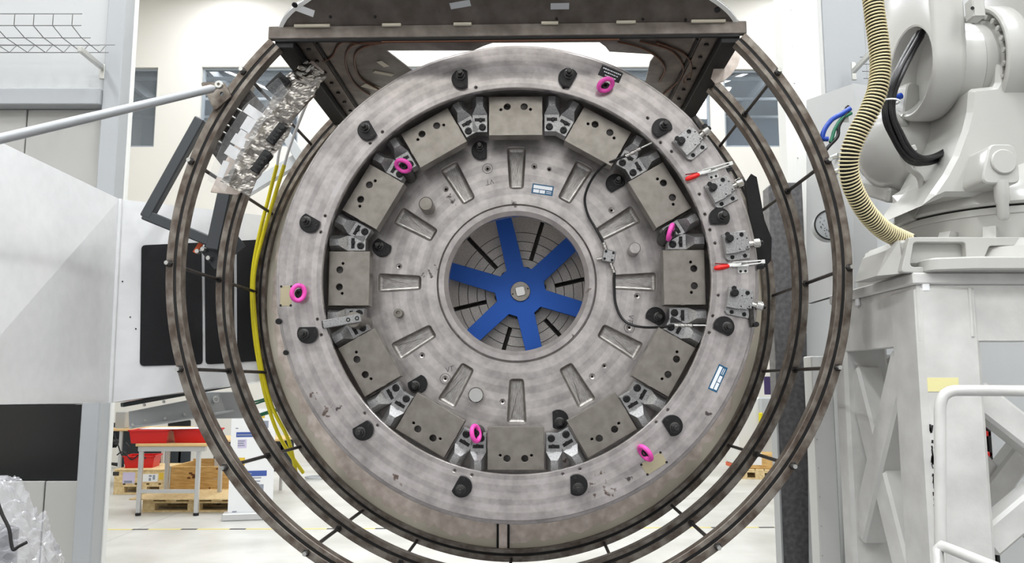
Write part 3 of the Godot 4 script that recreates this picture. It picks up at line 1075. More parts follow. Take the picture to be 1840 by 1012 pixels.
	# copper leads taped to the underside of the sheet
	for w in [[[580, 108], [592, 103], [600, 95], [606, 82], [618, 73], [650, 76], [700, 74]], [[720, 72], [650, 75], [628, 84], [621, 105], [626, 130], [640, 152], [664, 168]], [[700, 73], [655, 82], [638, 98], [640, 125], [652, 142], [680, 158]], [[1110, 73], [1150, 83], [1180, 100], [1195, 122], [1185, 145]], [[1150, 72], [1200, 86], [1222, 106], [1228, 126], [1215, 148], [1192, 168]], [[1180, 74], [1225, 92], [1242, 112], [1240, 135], [1230, 147], [1228, 140], [1240, 128]]]:
		var pts := []
		for q in w:
			var u: Vector2 = on.call(q[0], q[1])
			pts.append(Vector3(u.x, hl - 0.006, -maxf(u.y, 0.02)))
		st = new_st()
		tube(st, curve(pts, 6), 0.005, 6)
		mi(root, "copper_lead", done(st), M.copper)
	st = new_st()
	tube(st, [Vector3(-0.55, hl - 0.022, -0.005), Vector3(0.0, hl - 0.026, 0.002), Vector3(0.5, hl - 0.022, -0.005)], 0.005, 6)
	mi(root, "copper_lead", done(st), M.copper)
	for q in [[-0.62, 0.42, 0.10, 0.03, 30.0], [-0.60, 0.30, 0.03, 0.07, -20.0], [-0.72, 0.60, 0.09, 0.05, 40.0]]:
		mi(root, "tape_piece", one(func(z): box(z, flat_t * turned(Vector3(q[0], q[1], -0.002), q[4]), Vector3(q[2], q[3], 0.002), 0.0)), M.tape)
	# the lid: a segment of the round cover, propped open towards the viewer on hinges along the cross bar
	var lt := Transform3D(Basis(Vector3.RIGHT, deg_to_rad(58)), Vector3(0, hl + 0.055, 0.0))
	var seg := PackedVector2Array()
	for q in [[1330, 48], [1326, 38], [1320, 28], [1312, 18], [1302, 9], [1290, 0], [1268, -14], [1240, -28], [1205, -40], [1160, -50], [1100, -58], [1020, -63], [915, -65], [810, -63], [730, -58], [670, -50], [625, -40], [590, -28], [565, -14], [545, 0], [531, 9], [520, 18], [511, 28], [505, 38], [501, 48]]:
		var l := (HT * lt).affine_inverse() * hit(q[0], q[1], HT * lt.origin, HT.basis * lt.basis.z)
		seg.append(Vector2(l.x, maxf(l.y, -0.012)))
	st = new_st()
	plate(st, lt, seg, -0.012, 0.0, [], 0.0, false)
	var lid := mi(root, "lid", done(st), M.lid_steel)
	st = new_st()
	for k in seg.size() - 1:
		var p: Vector2 = seg[k]
		var q: Vector2 = seg[k + 1]
		var in0 := (p + Vector2(0, hl)).normalized() * -0.018
		var in1 := (q + Vector2(0, hl)).normalized() * -0.018
		frustum(st, [lt * v3(p, -0.014), lt * v3(q, -0.014), lt * v3(q + in1, -0.014), lt * v3(p + in0, -0.014)], [lt * v3(p, 0.006), lt * v3(q, 0.006), lt * v3(q + in1, 0.006), lt * v3(p + in0, 0.006)])
	mi(lid, "rim", done(st), M.frame_white)
	for q in [[-0.86, 0.16], [-0.505, 0.085], [-0.19, 0.08], [0.195, 0.075], [0.53, 0.085], [0.89, 0.15]]:
		mi(lid, "hinge_leaf", one(func(s): box(s, Transform3D(Basis(), lt.origin + Vector3(q[0], -0.003, 0.006)), Vector3(q[1], 0.013, 0.016), 0.002)), M.tape)
	for q in [[546, 18, -25.0, 0.09, 0.035, "paper"], [827, 8, 10.0, 0.09, 0.03, "grey_paint"], [1006, 11, 0.0, 0.08, 0.03, "grey_paint"]]:
		var w := HT.affine_inverse() * hit(q[0], q[1], HT * lt.origin, HT.basis * lt.basis.z)
		mi(lid, "tape_piece", one(func(z): box(z, Transform3D(lt.basis * Basis(Vector3.BACK, deg_to_rad(q[2])), w + lt.basis.z * 0.001), Vector3(q[3], q[4], 0.001), 0.0)), M[q[5]])
	for q in [[530, 8], [1289, 17], [594, 30], [674, 30], [1155, 34], [1232, 35], [1000, 33]]:
		var w := HT.affine_inverse() * hit(q[0], q[1], HT * lt.origin, HT.basis * lt.basis.z)
		mi(lid, "bolt", one(func(z): cyl(z, Transform3D(lt.basis, w), 0.006 if q[1] > 20 else 0.013, 0.0, 0.008, 10, 0.002)), M.black_oxide)
	# black curved guard plate between flange and casing on the right
	st = new_st()
	var g := PackedVector2Array()
	for q in [[1350, 312], [1360, 318], [1366, 350], [1374, 395], [1387, 428], [1386, 468], [1374, 481], [1352, 480], [1348, 400], [1338, 330]]:
		g.append(wl(q[0], q[1], -0.35, HT))
	plate(st, Transform3D(), g, -0.37, -0.35, [], 0.002, false)
	mi(root, "guard_plate", done(st), M.black_bar)
	# lug on the front hoop for the stay rod
	st = new_st()
	var l0 := wl(392, 165, 0.005, HT)
	plate(st, turned(v3(l0, 0.002), -62), rounded([Vector2(-0.075, -0.05), Vector2(0.075, -0.05), Vector2(0.05, 0.045), Vector2(-0.02, 0.045)], 0.012), 0.0, 0.012, [circ(Vector2(0.02, 0.012), 0.009, 10), circ(Vector2(-0.03, -0.022), 0.007, 10)], 0.0, false)
	mi(root, "lug", done(st), M.hoop_steel)

# ------------------------------------------------------------------ the painted yoke that carries the casing
func yoke():
	var d0 := 4.2
	var corner := at(206, 540, d0)
	var root := thing("yoke_arm", "large light grey painted steel yoke arm with black anti-slip panels beside the casing", "machine arm", Transform3D(Basis(), corner))
	var o := corner
	var px_top := [at(-110, 202, 2.86), at(215, 358, d0), at(470, 387, 4.62)]
	var px_bot := [at(-110, 729, 2.86), at(197, 724, d0), at(470, 684, 4.62)]
	var st := new_st()
	# side plate running towards the viewer
	var back := Vector3(-0.3, 0, 0)
	frustum(st, [px_bot[0] - o, px_bot[1] - o, px_top[1] - o, px_top[0] - o], [px_bot[0] + back - o, px_bot[1] + back - o, px_top[1] + back - o, px_top[0] + back - o])
	mi(root, "side_plate", done(st), M.yoke_paint)
	# front plate running behind the hoops
	st = new_st()
	back = Vector3(-0.05, 0, -0.35)
	frustum(st, [px_bot[1] - o, px_bot[2] - o, px_top[2] - o, px_top[1] - o], [px_bot[1] + back - o, px_bot[2] + back - o, px_top[2] + back - o, px_top[1] + back - o])
	mi(root, "front_plate", done(st), M.yoke_paint)
	st = new_st()
	tube(st, [px_bot[1] - o + Vector3(0.004, 0, 0.004), px_top[1] - o + Vector3(0.004, 0, 0.004)], 0.012, 8)
	mi(root, "weld_seam", done(st), M.yoke_paint)
	# anti-slip panels
	var x := (px_bot[2] - px_bot[1] as Vector3)
	x.y = 0
	x = x.normalized()
	var n := x.cross(Vector3.UP)
	var fr := Transform3D(Basis(x, Vector3.UP, n), corner)
	for q in [[[254, 441], [362, 436], [364, 655], [251, 658]], [[367, 436], [420, 433], [420, 652], [369, 655]], [[425, 433], [480, 430], [480, 648], [426, 651]]]:
		var p := []
		for c in q:
			var l := fr.affine_inverse() * hit(c[0], c[1], corner, n)
			p.append(Vector2(l.x, l.y))
		st = new_st()
		plate(st, fr, rounded(p, 0.022, 3), 0.001, 0.006, [], 0.001, false)
		mi(root, "anti_slip_panel", done(st), M.anti_slip, Transform3D(Basis(), -o))
	# the small screws
	for q in [[14, 493], [220, 506], [206, 538], [201, 600], [234, 570], [244, 591]]:
		var on_side: bool = q[0] < 190
		var w: Vector3
		if on_side:
			w = hit(q[0], q[1], corner, Vector3.RIGHT)
		else:
			w = hit(q[0], q[1], corner, n)
		mi(root, "screw", one(func(s): cyl(s, along(w - o, Vector3.RIGHT if on_side else n), 0.011 if on_side else 0.004, 0.0, 0.012 if on_side else 0.003, 10)), M.zinc if on_side else M.black_oxide)

func foil_sheet(st: SurfaceTool, path: Array, width: Array, nrm: Vector3, seed_no: int, amp: float, cols := 14):   # crumpled sheet along a path
	var nz := FastNoiseLite.new()
	nz.seed = seed_no
	nz.frequency = 8.0
	nz.fractal_octaves = 3
	flat(st)
	var rows := []
	for i in path.size():
		var d: Vector3 = (path[mini(i + 1, path.size() - 1)] - path[maxi(i - 1, 0)]).normalized()
		var side := d.cross(nrm).normalized()
		var row := []
		for k in cols + 1:
			var u := float(k) / cols * 2.0 - 1.0
			var p: Vector3 = path[i] + side * (u * width[i] * 0.5)
			var e := nz.get_noise_3dv(p) * amp * 1.6 + nz.get_noise_3dv(p * 3.1) * amp * 0.7
			row.append(p + nrm * (e + 0.012 * (1.0 - u * u)) + side * (nz.get_noise_3dv(p * 2.0 + Vector3.ONE) * amp * 0.7))
		rows.append(row)
	for i in rows.size() - 1:
		for k in cols:
			tri(st, rows[i][k], rows[i + 1][k], rows[i + 1][k + 1])
			tri(st, rows[i][k], rows[i + 1][k + 1], rows[i][k + 1])

func left_side():
	var st: SurfaceTool
	# stay rod from the front hoop out to the left
	var a := at(-40, 259, 2.55)
	var b := at(386, 158, 3.38)
	var o := thing("stay_rod", "long slim light grey stay rod bolted to the front hoop", "rod", Transform3D(Basis(), b))
	st = new_st()
	tube(st, [a - b, (a - b) * 0.02, Vector3()], [0.0175, 0.0175, 0.008], 16)
	mi(o, "tube", done(st), M.strut_grey)
	mi(o, "rod_end", one(func(s): lathe(s, Transform3D(Basis(), at(394, 153, 3.38) - b), ring_prof(0.006, 0.017, -0.006, 0.012), 18, true)), M.zinc)
	mi(o, "shank", one(func(s): tube(s, [Vector3(), at(392, 154, 3.38) - b], 0.008, 8)), M.zinc)
	# dark square-tube bracket in front of the yoke
	var e := at(380, 440, 4.12)
	o = thing("tube_bracket", "dark grey square-tube bracket bolted in front of the anti-slip panels", "bracket", Transform3D(Basis(), e))
	for q in [[362, 214, 263, 392, 0.058], [260, 386, 388, 438, 0.055], [412, 320, 384, 450, 0.07]]:
		mi(o, "tube", one(func(s): bar(s, at(q[0], q[1], 4.1) - e, at(q[2], q[3], 4.1) - e, q[4], q[4] * 0.9, Vector3.BACK, 0.006)), M.grey_tube)
	st = new_st()
	plate(st, turned(at(402, 448, 4.16) - e, 38.0), rect(Vector2(), 0.2, 0.12, 0.01), -0.005, 0.005, [], 0.001)
	var bp := mi(o, "base_plate", done(st), M.grey_tube)
	for q in [[355, 452], [365, 448], [417, 435], [375, 464]]:
		mi(bp, "bolt", one(func(s): cyl(s, Transform3D(Basis(), at(q[0], q[1], 4.13) - e), 0.012, -0.02, 0.012, 12, 0.002)), M.zinc)
	mi(bp, "red_edge", one(func(s): box(s, turned(at(356, 446, 4.15) - e, 60.0), Vector3(0.06, 0.02, 0.02), 0.0)), M.orange)
	# steel strut behind the foil
	e = at(470, 320, 4.7)
	o = thing("diagonal_strut", "grey steel angle strut running diagonally behind the foil-wrapped sensor tray", "strut", Transform3D(Basis(), e))
	mi(o, "long_leg", one(func(s): bar(s, at(395, 372, 4.7) - e, at(560, 272, 4.75) - e, 0.07, 0.05, Vector3.BACK)), M.grey_paint)
	mi(o, "short_leg", one(func(s): bar(s, at(512, 240, 4.7) - e, at(545, 292, 4.7) - e, 0.06, 0.05, Vector3.BACK)), M.grey_paint)
	# foil-wrapped sensor tray between the hoops
	e = at(470, 230, 3.66)
	o = thing("sensor_tray", "foil-wrapped sensor tray with clear acrylic cover and black connectors inside the hoops", "sensor tray", Transform3D(Basis(), e))
	var path := []
	var width := []
	var ctr := [[568, 122], [545, 148], [520, 178], [503, 205], [488, 232], [474, 258], [455, 288], [437, 315], [422, 340]]
	var wid := [0.13, 0.15, 0.15, 0.13, 0.16, 0.15, 0.15, 0.13, 0.15]
	var raw := []
	for q in ctr:
		raw.append(at(q[0], q[1], 3.60) - e)
	path = curve(raw, 9)
	for i in path.size():
		width.append(lerpf(wid[mini(i / 9, 8)], wid[mini(i / 9 + 1, 8)], (i % 9) / 9.0))
	st = new_st()
	foil_sheet(st, path, width, Vector3.BACK, 3, 0.013, 20)
	mi(o, "foil_wrap", done(st), M.foil)
	st = new_st()
	var tray := PackedVector2Array()
	for q in [[582, 128], [560, 108], [520, 150], [470, 205], [425, 255], [395, 305], [378, 345], [425, 350], [445, 335], [468, 300], [500, 250], [530, 205]]:
		var p := at(q[0], q[1], 3.66) - e
		tray.append(Vector2(p.x, p.y))
	plate(st, Transform3D(), tray, -0.012, 0.0, [], 0.001, false)
	mi(o, "tray_plate", done(st), M.casing_steel)
	st = new_st()
	var back_p := PackedVector2Array()
	for q in [[440, 150], [475, 190], [408, 312], [370, 262], [398, 205]]:
		var p := at(q[0], q[1], 3.72) - e
		back_p.append(Vector2(p.x, p.y))
	plate(st, Transform3D(), back_p, -0.09, -0.08, [], 0.001, false)
	mi(o, "back_plate", done(st), M.dark_steel)
	# clear cover with the stickers behind it
	st = new_st()
	var cover := PackedVector2Array()
	for q in [[500, 140], [440, 190], [405, 245], [382, 300], [373, 325], [405, 345], [430, 290], [470, 225], [520, 165]]:
		var p := at(q[0], q[1], 3.56) - e
		cover.append(Vector2(p.x, p.y))
	plate(st, Transform3D(), cover, 0.10, 0.106, [], 0.001, false)
	mi(o, "acrylic_cover", done(st), M.clear_film)
	for q in [[458, 205, 0.10, 0.045, -35.0], [447, 225, 0.05, 0.07, -30.0], [432, 255, 0.075, 0.05, -30.0], [420, 275, 0.07, 0.05, -32.0], [402, 305, 0.03, 0.08, -20.0], [437, 240, 0.035, 0.03, -30.0]]:
		mi(o, "sticker", one(func(s): box(s, turned(at(q[0], q[1], 3.63) - e + Vector3(0, 0, 0.006), q[4]), Vector3(q[2], q[3], 0.003), 0.0)), M.paper)
	for q in [[497, 241, 0.04, 0.105, -35.0], [470, 291, 0.04, 0.115, -33.0], [500, 152, 0.07, 0.10, -42.0]]:
		st = new_st()
		var T := turned(at(q[0], q[1], 3.585) - e, q[4])
		box(st, T, Vector3(q[2], q[3], 0.03), 0.004)
		var cb := mi(o, "connector", done(st), M.black_plastic)
		st = new_st()
		for k in 4:
			box(st, T * Transform3D(Basis(), Vector3(q[2] * 0.1, q[3] * (0.3 - 0.2 * k), 0.016)), Vector3(q[2] * 0.5, q[3] * 0.1, 0.006), 0.001)
		mi(cb, "contact_block", done(st), M.black_oxide)
	for q in [[452, 150, 395, 250, 3.75, 0.10], [428, 175, 380, 265, 3.8, 0.14]]:
		mi(o, "rail", one(func(s): bar(s, at(q[0], q[1], q[4]) - e, at(q[2], q[3], q[4]) - e, 0.012, q[5], Vector3.BACK, 0.002)), M.zinc)
	for q in [[427, 196], [415, 208], [404, 222], [398, 235], [390, 252]]:
		mi(o, "tab", one(func(s): box(s, turned(at(q[0], q[1], 3.68) - e, -32.0), Vector3(0.07, 0.006, 0.04), 0.001)), M.zinc)
	# yellow hoses with clear ends
	for k in 2:
		var x := 13.0 * k
		var pts := []
		for q in [[498 + x, 296, -0.9], [484 + x * 0.8, 350, -1.0], [464 + x * 0.5, 430, -1.06], [453 + x * 0.25, 500, -1.06], [455 + x * 0.3, 580, -1.06], [466 + x * 0.3, 660, -1.07], [482 + x * 0.5, 730, -1.1], [505 + x, 790, -1.15], [545 - x, 850, -1.25]]:
			pts.append(HT * wp(q[0], q[1], q[2], HT))
		var base: Vector3 = pts[4]
		var hs := thing("yellow_hose", ["yellow hose strapped round the left rim of the casing, outermost of two", "yellow hose strapped round the left rim of the casing, next to the seal"][k], "hose", Transform3D(Basis(), base), "yellow hoses on the casing rim")
		var loc := pts.map(func(p): return p - base)
		mi(hs, "hose", one(func(s): tube(s, curve(loc, 8), 0.0105, 10)), M.yellow_hose)
		var ends := [loc[0], HT * wp(505 + x * 1.3, 260, -0.8, HT) - base, HT * wp(530 + x, 205, -0.7, HT) - base, HT * wp(560 + x * 0.5, 150, -0.6, HT) - base]
		mi(hs, "clear_end", one(func(s): tube(s, curve(ends, 6), 0.008, 8)), M.clear_tube)
	# sheet-metal cable duct slung under the yoke
	e = at(330, 745, 4.6)
	o = thing("cable_duct", "grey sheet-metal cable duct hanging under the yoke arm", "duct", Transform3D(Basis(), e))
	var f := [at(231, 740, 4.35), at(232, 768, 4.35), at(405, 741, 4.9), at(395, 708, 4.9)]
	var bk := Vector3(0.05, 0, -0.25)
	st = new_st()
	frustum(st, f.map(func(p): return p - e), f.map(func(p): return p - e + bk))
	mi(o, "duct_body", done(st), M.grey_paint)
	mi(o, "duct_lip", one(func(s): bar(s, at(233, 769, 4.34) - e, at(420, 738, 4.92) - e, 0.02, 0.012)), M.grey_paint)
	mi(o, "hanger_rail", one(func(s): bar(s, at(219, 728, 4.33) - e, at(430, 690, 4.95) - e, 0.03, 0.022)), M.grey_tube)
	for q in [[240, 763, 4.34], [262, 755, 4.4], [298, 752, 4.52], [333, 745, 4.65], [295, 722, 4.5], [260, 728, 4.4]]:
		mi(o, "screw", one(func(s): cyl(s, Transform3D(Basis(), at(q[0], q[1], q[2]) - e), 0.008, 0.0, 0.012, 8)), M.zinc)
	st = new_st()
	box(st, Transform3D(Basis(Vector3.UP, 0.3), at(395, 728, 4.95) - e), Vector3(0.28, 0.16, 0.1), 0.004)
	mi(o, "end_box", done(st), M.grey_paint)
	mi(o, "gland", one(func(s): lathe(s, along(at(389, 718, 4.85) - e, Vector3(0.2, 0, 1)), ring_prof(0.008, 0.02, 0.0, 0.02), 14, true)), M.zinc)
	# green hoses by the yoke
	for q in [[[430, 742], [455, 748], [480, 742], [500, 736], 0.012, "thick green hose looping below the yoke beside the casing"], [[420, 726], [450, 728], [480, 720], [510, 722], 0.006, "thin green hose below the yoke arm, the lower of two"], [[425, 718], [455, 722], [490, 712], [515, 705], 0.006, "thin green hose below the yoke arm, the upper of two"]]:
		var pts := []
		for k in 4:
			pts.append(at(q[k][0], q[k][1], 5.0))
		var base: Vector3 = pts[0]
		var g := thing("green_hose", q[5], "hose", Transform3D(Basis(), base), "green hoses below the yoke")
		mi(g, "hose", one(func(s): tube(s, curve(pts.map(func(p): return p - base), 6), q[4], 8)), M.green_hose)
	# wire mesh cable tray on the wall
	var w0 := at(0, 108, 5.4)
	o = thing("wire_cable_tray", "galvanised wire mesh cable tray on a wall bracket by the left column", "cable tray", Transform3D(Basis(), w0))
	var xe := at(146, 90, 5.0).x - w0.x
	var xs := -1.5
	st = new_st()
	var zs := [0.42, 0.42, 0.30, 0.18, 0.06, -0.02]
	var ys := [0.08, 0.0, -0.03, -0.03, -0.03, 0.06]
	for k in 6:
		tube(st, [Vector3(xs, ys[k] + 0.06, zs[k]), Vector3(xe, ys[k] + 0.06, zs[k])], 0.0035, 6)
	for i in 18:
		var x := xs + 0.1 + i * 0.125
		if x < xe:
			tube(st, [Vector3(x, 0.14, 0.42), Vector3(x, 0.06, 0.42), Vector3(x, 0.03, 0.3), Vector3(x, 0.03, 0.06), Vector3(x, 0.12, -0.02)], 0.003, 6)
	mi(o, "mesh", done(st), M.tray_wire)
	var bkt := at(182, 120, 5.48) - w0
	mi(o, "arm", one(func(s): bar(s, at(143, 88, 5.05) - w0, bkt, 0.03, 0.035)), M.zinc)
	mi(o, "wall_foot", one(func(s): box(s, Transform3D(Basis(), bkt + Vector3(0, -0.03, -0.02)), Vector3(0.035, 0.11, 0.02), 0.003)), M.zinc)
	# something wrapped in clear film in the lower left corner
	wrapped_part()

func wrapped_part():
	var base := at(-58, 1112, 2.6)
	var o := thing("wrapped_part", "machine part wrapped in crinkled clear plastic film with a black marker line", "wrapped part", Transform3D(Basis(), base))
	var nz := FastNoiseLite.new()
	nz.seed = 12
	nz.frequency = 7.0
	nz.fractal_octaves = 4
	var st := new_st()
	var rows := 64
	var cols := 72
	var P := []
	for i in rows + 1:
		var v := float(i) / rows
		var row := []
		for k in cols + 1:
			var a := lerpf(-0.4, PI + 0.4, float(k) / cols)
			var r := lerpf(0.30, 0.09, pow(v, 1.6))
			var p := Vector3(cos(a) * r, 0.42 * v, sin(a) * r * 0.7)
			var e := absf(nz.get_noise_3dv(p * 1.3)) * 0.05 + nz.get_noise_3dv(p * 4.0) * 0.02
			row.append(p * (1.0 + e * 1.5) + Vector3(0, e * 0.6, 0))
		P.append(row)
	for i in rows:
		for k in cols:
			tri(st, P[i][k], P[i + 1][k], P[i + 1][k + 1])
			tri(st, P[i][k], P[i + 1][k + 1], P[i][k + 1])
	var top: Array = P[rows]
	for k in cols:
		tri(st, top[k], Vector3(0, 0.43, 0), top[k + 1])
	mi(o, "plastic_wrap", done(st), M.wrap_film)
	st = new_st()
	lathe(st, Transform3D(Basis(Vector3.RIGHT, -PI / 2), Vector3(0, 0, 0)), [Vector2(0, 0), Vector2(0.22, 0), Vector2(0.2, 0.12), Vector2(0.12, 0.14), Vector2(0.12, 0.26), Vector2(0.06, 0.28), Vector2(0.06, 0.37), Vector2(0, 0.38)], 24)
	mi(o, "wrapped_core", done(st), M.dark_steel)
	var pts := []
	for q in [[-5, 900], [4, 925], [16, 950], [20, 975], [24, 988], [34, 982], [48, 975]]:
		pts.append(at(q[0], q[1], 2.38) - base)
	mi(o, "marker_line", one(func(s): tube(s, curve(pts, 5), 0.005, 6)), M.ink)

# ------------------------------------------------------------------ hardware bolted to the fixture
func hardware():
	rotary_clamps()
	lifting_eyes()
	roller_stops()
	toggle_clamps()
	stop_bar()
	hydraulic_line()
	small_bolts()

func rotary_clamps():
	var st := new_st()
	var out := PackedVector2Array()
	for k in 33:
		var a := deg_to_rad(52 + 256.0 * k / 32)
		out.append(Vector2.from_angle(a) * 0.046)
	plate(st, Transform3D(), out, 0.0, 0.022, [], 0.002)
	var cam := done(st)
	st = new_st()
	lathe(st, Transform3D(), [Vector2(0.024, 0.0), Vector2(0.024, 0.004), Vector2(0.022, 0.005), Vector2(0.0, 0.005)], 24)
	var washer := done(st)
	st = new_st()
	hexagon(st, Transform3D(), 0.0185, 0.005, 0.024)
	lathe(st, Transform3D(), [Vector2(0.0155, 0.024), Vector2(0.0155, 0.026), Vector2(0.0115, 0.0265), Vector2(0.0115, 0.050), Vector2(0.0095, 0.052), Vector2(0, 0.052)], 18)
	var nut := done(st)
	st = new_st()
	lathe(st, Transform3D(), [Vector2(0.0065, 0.0), Vector2(0.0065, 0.003), Vector2(0.004, 0.003), Vector2(0.004, 0.001), Vector2(0, 0.001)], 10)
	var pin := done(st)
	var outer := [[829, 141], [1021, 139], [660, 234], [1190, 230], [556, 400], [1293, 391], [552, 599], [1301, 587], [652, 773], [1208, 765], [829, 875], [1037, 872]]
	var inner := [[864, 270], [1106, 329], [686, 444], [1178, 569], [750, 690], [1004, 754]]
	for i in 18:
		var on_flange := i < 12
		var q = outer[i] if on_flange else inner[i - 12]
		var z := 0.0 if on_flange else Z_DISC
		var p := wl(q[0], q[1], z + 0.02)
		var deg := rad_to_deg(p.angle()) - 105.0
		var where: String = {1: "on the flange beside the black printed label", 3: "on the flange beside the first roller stop", 5: "on the flange between the second and third roller stops", 7: "on the flange just below the lowest roller stop", 4: "on the flange above the upright metal name plate", 6: "on the flange at the outer end of the steel stop bar", 13: "on the disc by the upper bend of the hydraulic hose", 15: "on the disc by the lower end of the hydraulic hose"}.get(i, "on the outer flange, clear of stops, plates and labels" if on_flange else "on the recessed disc, away from the hydraulic hose")
		var o := thing("rotary_clamp", "black half-moon rotary clamp " + where, "clamp", WT * turned(v3(p, z), deg), "rotary clamps on the flange" if on_flange else "rotary clamps on the disc")
		mi(o, "cam", cam, M.black_oxide)
		var off := Vector3(-0.004, 0.014, 0.022)
		mi(o, "washer", washer, M.nut_steel, Transform3D(Basis(), off))
		mi(o, "nut", nut, M.nut_steel, Transform3D(Basis(), off))
		mi(o, "dowel", pin, M.dark_steel, Transform3D(Basis(), Vector3(0.008, -0.032, 0.022)))

func lifting_eyes():
	# [eye px, post height, plane, turn of the ring about z, lean, label]
	var list := [
		[725, 299, 0.19, Z_DISC, -20.0, 45.0, "pink lifting eye lying open on a tall black post near a bare steel pin"],
		[1204, 418, 0.19, Z_DISC, 72.0, 76.0, "pink lifting eye turned edge-on, on a tall black post beside a pad"],
		[855, 779, 0.16, Z_DISC, 100.0, 58.0, "light pink lifting eye on a post between two brackets by a polished round pin"],
		[1088, 154, 0.012, 0.0, 25.0, 48.0, "magenta lifting eye on the flange just below the black printed label"],
		[537, 527, 0.012, 0.0, 80.0, 30.0, "pink lifting eye on the flange beside an upright metal name plate"],
		[1159, 814, 0.012, 0.0, -52.0, 62.0, "pale pink lifting eye on the flange beside a tilted metal name plate"]]
	for q in list:
		var z: float = q[3]
		var h: float = q[2]
		var b := wl(q[0], q[1], z + h + 0.02)
		var o := thing("lifting_eye", q[6], "lifting eye", WT * Transform3D(Basis(), v3(b, z)), "pink lifting eyes")
		if h > 0.03:
			mi(o, "post", one(func(s): cyl(s, Transform3D(), 0.03, 0.0, h, 24, 0.003)), M.dark_steel)
		var T := turned(Vector3(0, 0, h + 0.006), q[4])
		mi(o, "socket_screw", one(func(s): lathe(s, T, [Vector2(0.016, -0.006), Vector2(0.016, 0.012), Vector2(0.014, 0.014), Vector2(0.008, 0.014), Vector2(0.008, 0.004), Vector2(0, 0.004)], 16)), M.black_oxide)
		mi(o, "collar", one(func(s): lathe(s, T, ring_prof(0.0165, 0.022, -0.006, 0.006), 24, true)), M.black_oxide)
		# the swivel ring: an oval loop that leans over the screw
		var pts := []
		for k in 25:
			var a := TAU * k / 24
			pts.append(Vector3(cos(a) * 0.034, sin(a) * 0.028, 0.0))
		var lean := T * Transform3D(Basis(Vector3.RIGHT, deg_to_rad(q[5])), Vector3(0, 0, 0.024))
		mi(o, "ring", one(func(s): tube(s, pts.map(func(p): return lean * p), 0.0105, 12, false)), M.pink_paint)

